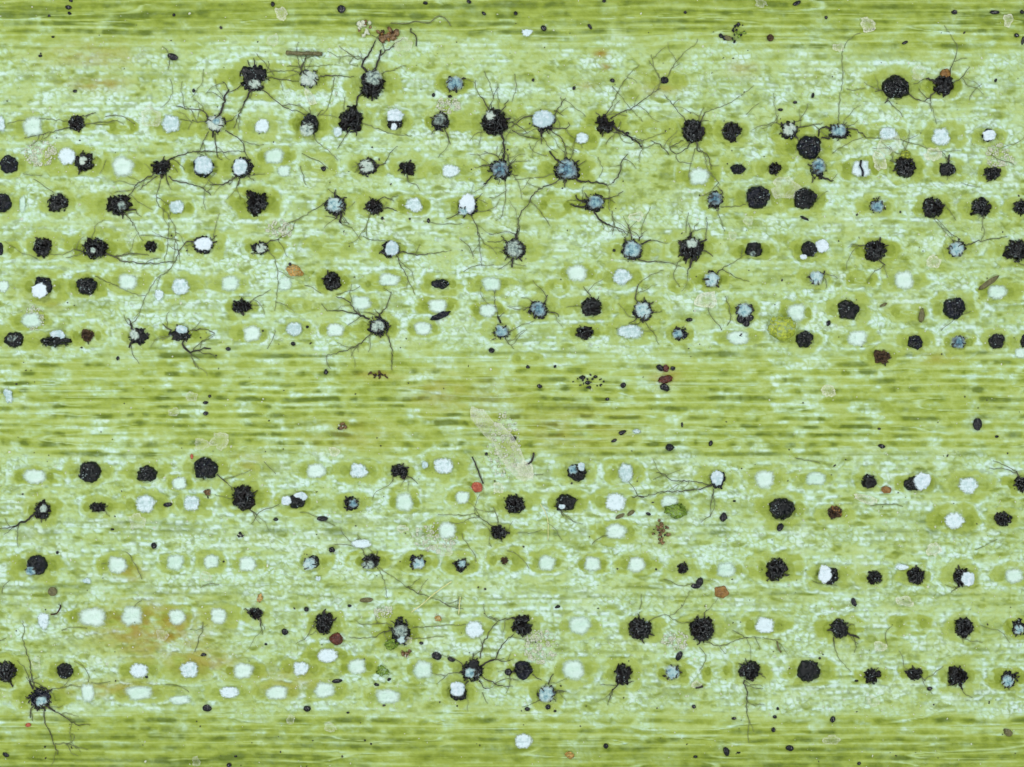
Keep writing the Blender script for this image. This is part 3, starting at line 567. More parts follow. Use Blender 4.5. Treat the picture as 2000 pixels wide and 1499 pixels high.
M_grain = crystal_mat('pale_wax_grain', srgb(214, 226, 190), srgb(240, 246, 226), .8)

# ------------------------------------------------------------------ object helpers
def link(name, mesh, mat=None, parent=None, loc=None):
    o = bpy.data.objects.new(name, mesh)
    if mat and mesh and not mesh.materials: mesh.materials.append(mat)
    col.objects.link(o)
    if parent: o.parent = parent
    if loc is not None: o.location = loc
    return o

def tag(o, label, cat, group=None):
    o['label'] = label; o['category'] = cat
    if group: o['group'] = group

def empty(name, loc):
    o = bpy.data.objects.new(name, None); o.empty_display_size = .05
    o.location = loc; col.objects.link(o)
    return o

class MB:                                   # mesh builder in plan units, origin at (ox, oy, oz)
    def __init__(s, ox, oy): s.v = []; s.f = []; s.r = []; s.ox = ox; s.oy = oy; s.oz = float(Hs(ox, oy)); s.smooth = True
    def dome(s, cx, cy, rx, ry, h, seed, rings=10, segs=40, sq=2.2, jag=.08, rough=.05, lift=0.0, tri=0, flat=.0, fr=3.0, poly=0):
        r_ = np.random.RandomState(seed)
        th = np.linspace(0, 2 * math.pi, segs, endpoint=False)
        rot = r_.uniform(-.25, .25)
        se = (np.abs(np.cos(th + rot)) ** sq + np.abs(np.sin(th + rot)) ** sq) ** (-1.0 / sq)
        if tri: se = se * (1 - .45 * np.maximum(0, np.sin(-th)) * np.abs(np.cos(th)) ** .3)
        if poly:
            va = np.sort((np.arange(poly) + r_.uniform(-.32, .32, poly)) / poly * 2 * math.pi + rot); vr = r_.uniform(1.0, 1.24, poly)
            px = np.cos(va) * vr; py = np.sin(va) * vr
            for j, t_ in enumerate(th):
                best_ = 9.0
                for q in range(poly):
                    ax, ay, bx_, by_ = px[q], py[q], px[(q + 1) % poly], py[(q + 1) % poly]
                    ca_, sa_ = math.cos(t_), math.sin(t_)
                    den = ca_ * (by_ - ay) - sa_ * (bx_ - ax)
                    if abs(den) < 1e-9: continue
                    u_ = (ax * (by_ - ay) - ay * (bx_ - ax)) / den; v_ = (ax * sa_ - ay * ca_) / den
                    if u_ > 0 and -1e-6 <= v_ <= 1 + 1e-6: best_ = min(best_, u_)
                se[j] = .5 * se[j] + .5 * (best_ if best_ < 9 else 1.0)
        ph = r_.uniform(0, 9, 8)
        rad = se * (1 + jag * (np.sin(2 * th + ph[0]) * .5 + np.sin(3 * th + ph[1]) * .6 + np.sin(5 * th + ph[2]) * .5 + .8 * np.sin(9 * th + ph[3]) * .5 + r_.uniform(-1, 1, segs) * .75))
        base = len(s.v)
        for k in range(rings + 1):
            t = (k / rings)
            q = math.sqrt(max(0, 1 - t ** (2.0 + flat * 4))) if flat >= 0 else (1 - t * t)
            for j in range(segs if k else 1):
                x = cx + math.cos(th[j]) * rad[j] * rx * t; y = cy - math.sin(th[j]) * rad[j] * ry * t
                nn = float(noise(x / fr, y / fr, seed + 3)) - .5
                x += (float(noise(x / fr, y / fr, seed + 5)) - .5) * rough * rx * 1.1 * t
                y += (float(noise(x / fr, y / fr, seed + 6)) - .5) * rough * ry * 1.1 * t
                s.v.append((x, y, lift + h * q + nn * rough * h * 2.2 - (.03 if k == rings and flat == 0 else 0)))
                s.r.append(t)
        for k in range(1, rings + 1):
            a = base + 1 + (k - 1) * segs; p = a - segs
            for j in range(segs):
                j2 = (j + 1) % segs
                if k == 1: s.f.append((base, a + j2, a + j)[::-1])
                else: s.f.append((p + j, p + j2, a + j2, a + j)[::-1])
    def tube(s, pts, rad, sides=5, zs=None, up=.022):
        base = len(s.v); n = len(pts)
        for i in range(n):
            a = pts[max(0, i - 1)]; b = pts[min(n - 1, i + 1)]
            dx, dy = b[0] - a[0], b[1] - a[1]; l = math.hypot(dx, dy) or 1
            nx, ny = -dy / l, dx / l
            z = zs[i] if zs is not None else rad[i] * K * .75 + up
            for k in range(sides):
                an = 2 * math.pi * k / sides
                s.v.append((pts[i][0] + nx * math.cos(an) * rad[i], pts[i][1] + ny * math.cos(an) * rad[i], z + math.sin(an) * rad[i] * K))
                s.r.append(0)
        for i in range(n - 1):
            for k in range(sides):
                k2 = (k + 1) % sides
                s.f.append((base + i * sides + k, base + i * sides + k2, base + (i + 1) * sides + k2, base + (i + 1) * sides + k))
        s.f.append(tuple(base + k for k in range(sides))[::-1]); s.f.append(tuple(base + (n - 1) * sides + k for k in range(sides)))
    def blob(s, cx, cy, rx, ry, h, seed, ang=0, seg=10, rings=6, rough=.08, z0=None):
        r_ = np.random.RandomState(seed); base = len(s.v)
        ca, sa = math.cos(ang), math.sin(ang)
        zc = h * .45 if z0 is None else z0
        for k in range(rings + 1):
            ph = math.pi * k / rings
            for j in range(seg if 0 < k < rings else 1):
                a = 2 * math.pi * j / seg
                f = 1 + r_.uniform(-rough, rough)
                x = math.sin(ph) * math.cos(a) * rx * f; y = math.sin(ph) * math.sin(a) * ry * f
                s.v.append((cx + x * ca - y * sa, cy + x * sa + y * ca, zc + math.cos(ph) * h * f * .6)); s.r.append(math.sin(ph))
        idx = lambda k, j: base if k == 0 else (base + 1 + (rings - 1) * seg if k == rings else base + 1 + (k - 1) * seg + j % seg)
        for k in range(rings):
            for j in range(seg):
                q = [idx(k, j), idx(k, j + 1), idx(k + 1, j + 1), idx(k + 1, j)]
                q = list(dict.fromkeys(q))
                s.f.append(tuple(q))
    def build(s, name, mat, parent=None, smooth=True, drape=True):
        P = np.array(s.v, float)
        hz = Hs(P[:, 0], P[:, 1]) if drape else s.oz
        V = np.empty_like(P)
        V[:, 0] = (P[:, 0] - s.ox) * K; V[:, 1] = -(P[:, 1] - s.oy) * K; V[:, 2] = P[:, 2] + hz - s.oz
        me = bpy.data.meshes.new(name)
        me.from_pydata(V.tolist(), [], s.f)
        a = me.attributes.new('rim', 'FLOAT', 'POINT'); a.data.foreach_set('value', np.array(s.r, np.float32))
        if smooth: me.polygons.foreach_set('use_smooth', np.ones(len(me.polygons), bool))
        me.update()
        o = link(name, me, mat, parent)
        if parent is None: o.location = (wx(s.ox), wy(s.oy), s.oz)
        return o

def curve_pts(p, step=4.0, jit=.7, seed=0):
    r_ = np.random.RandomState(seed)
    p = [np.array(q, float) for q in p]
    if len(p) == 2: p = [p[0], (p[0] + p[1]) / 2 + r_.uniform(-2, 2, 2), p[1]]
    out = []
    for i in range(len(p) - 1):
        p0 = p[max(0, i - 1)]; p1 = p[i]; p2 = p[i + 1]; p3 = p[min(len(p) - 1, i + 2)]
        n = max(2, int(np.linalg.norm(p2 - p1) / step))
        for k in range(n):
            t = k / n
            out.append(.5 * ((2 * p1) + (-p0 + p2) * t + (2 * p0 - 5 * p1 + 4 * p2 - p3) * t ** 2 + (-p0 + 3 * p1 - 3 * p2 + p3) * t ** 3))
    out.append(p[-1])
    return [q + (r_.normal(0, jit, 2) if 0 < i < len(out) - 1 else 0) for i, q in enumerate(out)]

NUM = ['first', 'second', 'third', 'fourth', 'fifth', 'sixth', 'seventh', 'eighth', 'ninth', 'tenth', 'eleventh', 'twelfth', 'thirteenth', 'fourteenth', 'fifteenth', 'sixteenth', 'seventeenth', 'eighteenth', 'nineteenth', 'twentieth']
def nth(i):
    if i < 20: return NUM[i]
    t = ['twenty', 'thirty', 'forty', 'fifty', 'sixty'][(i + 1) // 10 - 2]
    u = (i + 1) % 10
    return (t + '-' + NUM[u - 1]) if u else {'twenty': 'twentieth', 'thirty': 'thirtieth', 'forty': 'fortieth', 'fifty': 'fiftieth', 'sixty': 'sixtieth'}[t]
def rowname(r): return '%s row of %s band' % (NUM[r if r < 8 else r - 8], 'upper' if r < 8 else 'lower')

# ------------------------------------------------------------------ leaf blade, its stomata and its long cells
fc = lambda A: A[:-1, :-1]
FXc = (GX[:-1, :-1] + GX[1:, 1:]) * .5; FYc = (GY[:-1, :-1] + GY[1:, 1:]) * .5
lab = np.full(FXc.shape, -1, np.int64)
best = np.full(FXc.shape, 1.0)
stomata = []
for i, (sx, sy, a, b, r, kd) in enumerate(ALL):
    i0, i1 = np.searchsorted(xs, [sx - 2.6 * a, sx + 2.6 * a]); j0, j1 = np.searchsorted(ys, [sy - 2 * b, sy + 2 * b])
    i1 = min(i1, NX - 1); j1 = min(j1, NY - 1)
    sl = (slice(j0, j1), slice(i0, i1))
    x = FXc[sl] - sx; y = FYc[sl] - sy
    d = np.hypot(x / (2.0 * a), y / (1.42 * b)) + .14 * (noise(FXc[sl] / 9, FYc[sl] / 7, 101 + i) - .5)
    part = np.where(np.abs(x) > .82 * a, np.where(x < 0, 1, 2), 0)
    m = d < best[sl]
    lab[sl] = np.where(m, i * 3 + part, lab[sl]); best[sl] = np.where(m, d, best[sl])
nst = len(ALL) * 3
okc = fc(gOK) & (FXc > 0) & (FXc < 2000) & (FYc > 0) & (FYc < 1499)
ids, inv, cnt = np.unique(fc(gC)[okc], return_inverse=True, return_counts=True)
vm = np.bincount(inv, weights=fc(gV)[okc]) / cnt
hit = np.bincount(inv, weights=(lab[okc] >= 0).astype(float))
cnt = np.where((vm > .6) & (hit == 0), cnt, 0)
order = np.argsort(-cnt)[:300]
remap = np.full(len(ids), -1, np.int64); remap[order] = np.arange(len(order)) + nst
lab[okc] = np.where(remap[inv] >= 0, remap[inv], lab[okc])

# keep every cell in one piece
FW = lab.shape[1]; lf = lab.ravel()
for k in range(nst, nst + 300):
    todo = set(np.nonzero(lf == k)[0].tolist()); comps = []
    while todo:
        st = [todo.pop()]; cp_ = list(st)
        while st:
            f_ = st.pop()
            for g_ in (f_ - 1, f_ + 1, f_ - FW, f_ + FW):
                if g_ in todo: todo.discard(g_); st.append(g_); cp_.append(g_)
        comps.append(cp_)
    comps.sort(key=len)
    for cp_ in comps[:-1]: lf[cp_] = -1
lab = lf.reshape(lab.shape)

VX = wx(GX).ravel(); VY = wy(GY).ravel(); VZ = gH.ravel()
dHdx = np.gradient(gH, xs * K, axis=1); dHdy = -np.gradient(gH, ys * K, axis=0)
NRM = np.stack([-dHdx, -dHdy, np.ones_like(gH)], -1).reshape(-1, 3)
NRM /= np.linalg.norm(NRM, axis=1)[:, None]
TIS = np.stack([gG, gW, gS, gT], -1).reshape(-1, 4).astype(np.float32)
vid = np.arange(NX * NY).reshape(NY, NX)
QUAD = np.stack([vid[:-1, :-1], vid[1:, :-1], vid[1:, 1:], vid[:-1, 1:]], -1).reshape(-1, 4)

def submesh(name, fidx, skirt=False):
    q = QUAD[fidx]
    used, loc = np.unique(q, return_inverse=True)
    loc = loc.reshape(-1, 4).astype(np.int32)
    V = np.stack([VX[used], VY[used], VZ[used]], 1)
    nF = len(loc); N = NRM[used]; T = TIS[used]
    loops = loc.ravel(); starts = np.arange(0, nF * 4, 4, dtype=np.int32)
    me = bpy.data.meshes.new(name)
    me.vertices.add(len(V)); me.vertices.foreach_set('co', V.astype(np.float32).ravel())
    me.loops.add(len(loops)); me.loops.foreach_set('vertex_index', loops)
    me.polygons.add(nF); me.polygons.foreach_set('loop_start', starts)
    me.polygons.foreach_set('use_smooth', np.ones(nF, bool))
    a = me.attributes.new('tissue', 'FLOAT_COLOR', 'POINT'); a.data.foreach_set('color', T.ravel())
    me.update(calc_edges=True)
    me.normals_split_custom_set_from_vertices(N)
    me.materials.append(M_leaf)
    return me

flat = lab.ravel()
srt = np.argsort(flat, kind='stable'); sl_ = flat[srt]
uniq, first = np.unique(sl_, return_index=True)
bounds = np.append(first, len(sl_))
groups = {int(u): srt[bounds[k]:bounds[k + 1]] for k, u in enumerate(uniq)}
leaf = link('leaf', submesh('leaf', groups[-1]))
tag(leaf, 'yellow-green leaf blade filling the view, with pale waxy bands and green streaks', 'leaf')
# the underside and edge of the blade give it its thickness
x0, x1, y0, y1 = wx(xs[0]), wx(xs[-1]), wy(ys[-1]), wy(ys[0])
ub = bpy.data.meshes.new('underside')
zt, zb = -.12, -.7
ub.from_pydata([(x0, y0, zt), (x1, y0, zt), (x1, y1, zt), (x0, y1, zt), (x0, y0, zb), (x1, y0, zb), (x1, y1, zb), (x0, y1, zb)], [],
               [(7, 6, 5, 4), (0, 4, 5, 1), (1, 5, 6, 2), (2, 6, 7, 3), (3, 7, 4, 0)])
link('underside', ub, M_leaf, leaf)
for i in range(len(ALL)):
    k0 = [k for k in (i * 3, i * 3 + 1, i * 3 + 2) if k in groups]
    if not k0: continue
    root = None
    for k in k0:
        if root is None:
            root = link('stoma', submesh('stoma', groups[k]), None, leaf)
        else:
            link('subsidiary_cell', submesh('subsidiary_cell', groups[k]), None, root)
for k in range(nst, nst + len(order)):
    if k in groups: link('epidermal_cell', submesh('epidermal_cell', groups[k]), None, leaf)

# ------------------------------------------------------------------ fungal spots
def look(k, o):
    caps = [q[4] for q in o.get('caps', [])]
    big = [q for q in o.get('caps', []) if q[2] >= 9]
    if o.get('brown'): return 'small rusty brown fungal knot'
    if o.get('tri'): return 'flat blue-black fungal wedge below white wax'
    t = big[0][4] if big else None
    if k == 'D':
        if t == 'w': return 'smooth black spot partly under white wax'
        if t: return 'black domed spot with pale grey-blue patch'
        return 'smooth domed black fungal spot'
    if k == 'R':
        if t == 'w': return 'ragged black knot beside white wax'
        if t: return 'ragged black knot dusted with grey'
        return 'ragged black fungal knot of threads'
    if t == 'w': return 'white wax cap ringed by black fungus'
    if t == 'b': return 'blue-grey centred fungal star'
    return 'grey centred dark fungal star'

def make_fungus(x, y, rx, ry, k, o, seed):
    root = empty('fungal_spot', (wx(x), wy(y), float(Hs(x, y))))
    r = (rx + ry) / 2
    r_ = np.random.RandomState(seed)
    thin = o.get('thin')
    mat = M_knotb if o.get('brown') else (M_knot if k == 'R' else (M_crust if seed % 3 else M_crust2))
    sq = o.get('sq', 2.2)
    b = MB(x, y)
    h = {'D': .62, 'R': .50, 'S': .30}[k] * r * K
    if k == 'D': b.dome(x, y, rx, ry, h, seed, 12, 48, sq, .05 + .03 * r_.uniform(0, 1), .12, tri=o.get('tri', 0), fr=4)
    elif k == 'R': b.dome(x, y, rx * .94, ry * .94, h, seed, 13, 64, o.get('sq', 2.5), .10 + .11 * r_.uniform(0, 1), .28 + .12 * r_.uniform(0, 1), fr=2.4 + 1.6 * r_.uniform(0, 1))
    else:
        f = .80 if thin else .93
        b.dome(x, y, rx * f, ry * f, h, seed, 9, 52, sq, .17, .28, fr=3)
    b.build('body', mat, root)
    # coiled threads on the surface
    n = {'D': 16, 'R': 46, 'S': 22}[k]
    if thin: n = 8
    n = max(6, int(n * r_.uniform(.45, 1.15) * min(1.3, (r / 18.0) ** 1.5)))
    t = MB(x, y)
    for q in range(n):
        a = r_.uniform(0, 6.28); d = math.sqrt(r_.uniform(.05, 1)) * (1.02 if k == 'R' else (.92 if k == 'D' else 1.05))
        if k == 'S': d = r_.uniform(.72, 1.08)
        pa = r_.uniform(0, 6.28); pts = []; zs = []; L = r_.uniform(.25, .5) * r
        px = x + math.cos(a) * rx * d; py = y + math.sin(a) * ry * d
        for s in range(6):
            e = math.hypot((px - x) / rx, (py - y) / ry)
            zz = h * math.sqrt(max(0, 1 - min(1, e) ** 2)) + .018
            pts.append((px, py)); zs.append(zz)
            pa += r_.uniform(-.9, .9); px += math.cos(pa) * L / 3; py += math.sin(pa) * L / 3
            if math.hypot((px - x) / rx, (py - y) / ry) > (1.03 if k == 'D' else 1.1): break
        if len(pts) > 2:
            w0 = r_.uniform(.9, 1.9)
            t.tube(pts, [w0] * len(pts), 4, zs)
    if t.v:
        o_ = t.build('coiled_threads', M_coil if not o.get('brown') else mat, root); o_['kind'] = 'stuff'
    # glints on the crust painted as pale beads, partly real wax crystals
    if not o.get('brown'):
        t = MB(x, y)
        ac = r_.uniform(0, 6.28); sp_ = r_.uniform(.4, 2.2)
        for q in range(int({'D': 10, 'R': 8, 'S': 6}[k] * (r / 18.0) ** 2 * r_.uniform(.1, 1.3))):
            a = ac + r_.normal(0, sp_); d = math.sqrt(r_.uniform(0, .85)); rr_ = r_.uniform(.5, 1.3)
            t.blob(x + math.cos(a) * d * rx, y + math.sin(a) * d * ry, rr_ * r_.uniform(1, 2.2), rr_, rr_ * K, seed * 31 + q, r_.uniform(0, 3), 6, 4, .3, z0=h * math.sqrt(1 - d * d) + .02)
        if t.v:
            o_ = t.build('wax_glint_specks', M_speck, root); o_['kind'] = 'stuff'
    # spines round the edge
    ns = int(o.get('sp', {'D': 0, 'R': 5, 'S': 8}[k]) * .8)
    if ns:
        t = MB(x, y)
        for q in range(ns):
            a = q / ns * 6.28 + r_.uniform(-.6, .6); L = r * (.10 + .45 * r_.uniform(0, 1) ** 2); a2 = a + r_.uniform(-.9, .9)
            p0 = np.array([x + math.cos(a) * rx * .9, y + math.sin(a) * ry * .9])
            p1 = p0 + np.array([math.cos(a), math.sin(a)]) * L * .55; p2 = p1 + np.array([math.cos(a2), math.sin(a2)]) * L * .5
            w0 = r_.uniform(.9, 2.6)
            t.tube([p0, p1, p2], [w0, w0 * .8, w0 * .35], 5, [.05, .035, .012])
        o_ = t.build('spines', M_thread, root); o_['kind'] = 'stuff'
    for ci, (dx, dy, cx, cy, tn) in enumerate(o.get('caps', [])):
        cb = MB(x, y)
        hh = .045 if tn == 'w' else .03
        e = math.hypot(dx / rx, dy / ry)
        lift = h * math.sqrt(max(0, 1 - min(1, max(0, e - .5)) ** 2)) * (.95 if e < .9 else .35) + .012 + .02 * ci
        cb.dome(x + dx, y + dy, cx * 1.06, cy * 1.06, hh, seed + 50 + ci, 8, 40, 2.8, .05, .16, lift=lift, flat=.5, fr=3, poly=5 + (seed + ci) % 4)
        cb.build('wax_cap', {'w': M_capw, 'b': M_capb, 'g': M_capg}[tn], root)
        if tn != 'w' and cx > 8:
            tc_ = MB(x, y)
            for q in range(3):
                a = r_.uniform(0, 6.28); p0 = np.array([x + dx + math.cos(a) * cx * 1.05, y + dy + math.sin(a) * cy * 1.05]); aa = a + 3.14 + r_.uniform(-.7, .7)
                pp = [p0]
                for w_ in range(3):
                    pp.append(pp[-1] + np.array([math.cos(aa), math.sin(aa)]) * cx * r_.uniform(.15, .3)); aa += r_.uniform(-.9, .9)
                tc_.tube(pp, [1.5, 1.2, .9, .5], 5, [lift + .02, lift + hh + .012, lift + hh + .018, lift + hh + .012])
            o_ = tc_.build('creeping_threads', M_thread, root); o_['kind'] = 'stuff'
    for hi, (wd, pts) in enumerate(HY.get((x, y), [])):
        cp = curve_pts(pts, 4.5, .55 + .14 * wd, seed * 7 + hi)
        m = len(cp)
        rad = [max(.45, wd * .37 * (1 - .45 * (i / (m - 1))) * r_.uniform(.78, 1.2)) for i in range(m)]
        t = MB(x, y)
        t.tube(cp, rad, 6, up=.022 if wd > 2.3 else .012)
        if wd > 4:                            # stout threads are bundles
            cp2 = [q + np.array([1.2, -1.4]) * r_.uniform(.4, 1.4) for q in cp]
            t.tube(cp2, [q * .55 for q in rad], 5, [q * K * 1.6 for q in rad])
        if wd > 1.8:
            for bi in range(int(r_.uniform(.6, 2.0 + m / 9.0))):
                i0 = int(r_.uniform(.15, .95) * (m - 1)); p0 = cp[i0]; dv = cp[min(m - 1, i0 + 1)] - cp[max(0, i0 - 1)]
                an = math.atan2(dv[1], dv[0]) + r_.choice([-1, 1]) * r_.uniform(.4, 1.2); bp = [p0]
                for q in range(int(r_.uniform(2, 7))):
                    an += r_.uniform(-.5, .5); bp.append(bp[-1] + np.array([math.cos(an), math.sin(an)]) * r_.uniform(6, 12))
                bc = curve_pts(bp, 5, .5, seed + hi + bi); w0 = r_.uniform(.5, .8)
                tb = MB(x, y); tb.tube(bc, [w0 * (1 - .4 * i / len(bc)) for i in range(len(bc))], 5)
                tb.build('hypha', M_thin if wd < 4 else M_mid, root)
        t.build('hypha', M_thread if wd > 4.1 else (M_mid if wd > 2.3 else M_thin), root)
    return root

seed = 100
for r in sorted(FUNGI):
    lst = sorted(FUNGI[r])
    for i, (x, y, rx, ry, k, o) in enumerate(lst):
        seed += 1
        root = make_fungus(x, y, rx, ry, k, o, seed)
        where = 'only fungus' if len(lst) == 1 else '%s fungus from left' % nth(i)
        tag(root, '%s, %s, %s' % (look(k, o), where, rowname(r)), 'fungus', 'dark fungal spots growing on the stomata')

for r in sorted(PLUGS):
    lst = sorted(PLUGS[r])
    for i, (x, y, rx, ry, k) in enumerate(lst):
        seed += 1
        b = MB(x, y)
        rs = np.random.RandomState(seed)
        sq = rs.choice([2.2, 3, 4, 5])
        if k == 'W': b.dome(x, y, rx * 1.02, ry * 1.02, .05, seed, 11, 48, rs.uniform(2.2, 4), .03 + .03 * rs.uniform(0, 1), .10, lift=.015, flat=.3, fr=3, poly=rs.randint(5, 9))
        else: b.dome(x, y, rx * 1.24, ry * 1.24, .03, seed, 14, 40, max(2.4, min(sq, 3)), .07, .05, lift=.016, flat=-1, fr=5)
        o = b.build('wax_plug', M_white if k == 'W' else M_faint)
        if y > 1440: lb = 'bright white wax lump alone in the plain bottom vein zone'
        else: lb = '%s, %s, %s' % ('bright crisp-edged white wax plug' if k == 'W' else 'soft-edged pale sunken wax plug', 'only plug' if len(lst) == 1 else '%s plug from left' % nth(i), rowname(r))
        tag(o, lb, 'wax plug', 'white wax plugs in the stomata')

# ------------------------------------------------------------------ loose things lying on the leaf
def simple(name, label, cat, group, mat, fn, x, y):
    b = MB(x, y); fn(b); o = b.build(name, mat); tag(o, label, cat, group); return o

# dark specks and spores, (x, y, rx, ry, angle)
SPEC = {
'top vein zone': [(97,32,3,2,0),(136,27,4,3,.5),(139,2,4,3,0),(134,15,6,4,.2),(340,30,3,3,0),(104,73,3,2,0),(79,110,4,2.5,0),(533,9,4,5,0),(831,7,5,3,0),(916,4,5,3.5,.6),(945,27,5,3,.8),(1007,27,4,4,0),(1062,56,6,5,.7),(1152,53,3,6,-.6),(1180,3,4,3,0),(1338,25,3,3,0),(1556,7,8,4,-.5),(1863,25,5,4,0),(1942,25,10,4,0),(1706,58,3,2,0),(1767,84,6,3,-.4),(1996,24,4,4,0),(1613,35,3,3,0),(1985,70,5,4,.3),(1997,80,3,8,.2)],
'upper stomatal band': [(147,179,4,3,0),(379,178,3,4,0),(837,432,3,5,0),(747,427,3,3,0),(567,517,3,3,0),(1041,157,3,3,0),(1196,158,5,4,.4),(1121,173,3,4,0),(1225,261,4,3,0),(1552,201,4,3,0),(1587,187,3,5,.2),(1524,215,5,3,0),(1944,158,3,4,.4),(1571,427,9,3,.4),(1617,632,4,6,.3),(1447,655,7,4,.3),(1346,625,7,4,0),(446,682,5,4,0),(632,330,5,4,.7),(231,700,3,4,.4),(847,187,3,4,0),(879,189,4,3,0),(601,639,3,3,0),(1199,490,3,3,0),(573,672,5,4,.5),(960,685,6,5,.3),(1725,596,7,3,-.4),(1799,617,6,13,.1)],
'middle vein zone': [(1031,717,4,3,.3),(1084,716,3,3,0),(1289,719,8,6,.6),(1314,720,5,4,0),(1137,738,6,4,0),(1148,748,5,4,0),(1163,736,4,3,0),(1054,755,5,4,.4),(1217,753,6,5,-.5),(1151,757,4,3,0),(1298,757,9,7,.5),(1215,845,7,4,-.3),(1199,861,6,3,-.3),(1308,874,8,7,0),(1388,866,4,6,.2),(1003,857,5,5,0),(402,787,5,3,0),(402,808,5,4,0),(410,774,3,3,0),(1721,872,7,4,.3),(1946,853,4,2.5,0),(1717,838,3,2,0),(1332,830,2,5,0),(1186,780,4,3,0),(663,837,4,3,0),(637,727,4,5,0)],
'lower stomatal band': [(302,1066,6,6,0),(113,1079,3,3,0),(437,1097,2,2,0),(220,1034,3,2,0),(649,1074,6,6,.8),(539,1014,5,3,0),(950,887,3,3,0),(1266,1004,5,3,.4),(1413,1010,7,8,.3),(1281,1112,2,2,0),(1434,979,3,2,0),(683,1183,4,3,0),(599,1190,5,5,0),(557,1234,7,6,.2),(520,1258,3,2.5,0),(823,1256,4,3,0),(1089,1185,5,3,-.3),(398,1279,5,3,0),(287,1322,3,3,0),(659,1330,11,4,-.1),(736,1337,5,3,.2),(760,1327,4,3,-.5),(993,1312,7,7,.4),(1667,1176,5,9,-.3),(1672,1330,4,2,0),(881,1288,7,4,.4),(1815,1345,5,4,0)],
'bottom vein zone': [(600,1384,7,6,0),(680,1392,3,2,0),(1030,1385,5,4,0),(1070,1381,5,5,0),(1084,1389,3,2,0),(1355,1380,4,4,0),(1433,1403,5,3,0),(1183,1457,5,5,0),(1418,1467,6,9,-.3),(1442,1470,4,2,0),(1519,1384,3,3,0),(1513,1400,4,3,0),(1626,1405,5,6,.2),(1510,1425,4,5,0),(448,1494,5,4,0),(12,1474,7,4,.4),(461,1477,3,2,0),(1677,1491,4,3,-.4),(1968,1430,10,6,.6),(88,1459,2,2,0),(713,1446,2,2,0),(725,1453,2,2,0),(1358,1478,4,3,0)],
}
for zone, lst in SPEC.items():
    for i, (x, y, rx, ry, an) in enumerate(sorted(lst)):
        seed += 1
        shape = 'dark angular' if (seed % 3 == 0) else 'black oval'
        simple('speck', 'tiny %s speck on the %s, %s speck from left' % (shape, zone, nth(i)), 'speck', 'dark specks scattered on the leaf', M_olive if (zone, x) in (('upper stomatal band', 1799), ('upper stomatal band', 1725), ('bottom vein zone', 1968)) else M_spore,
               lambda b: b.blob(x, y, rx * 1.05, ry * 1.05, min(rx, ry) * K * 1.1, seed, an, 9, 6, .26 if seed % 3 == 0 else .12), x, y)

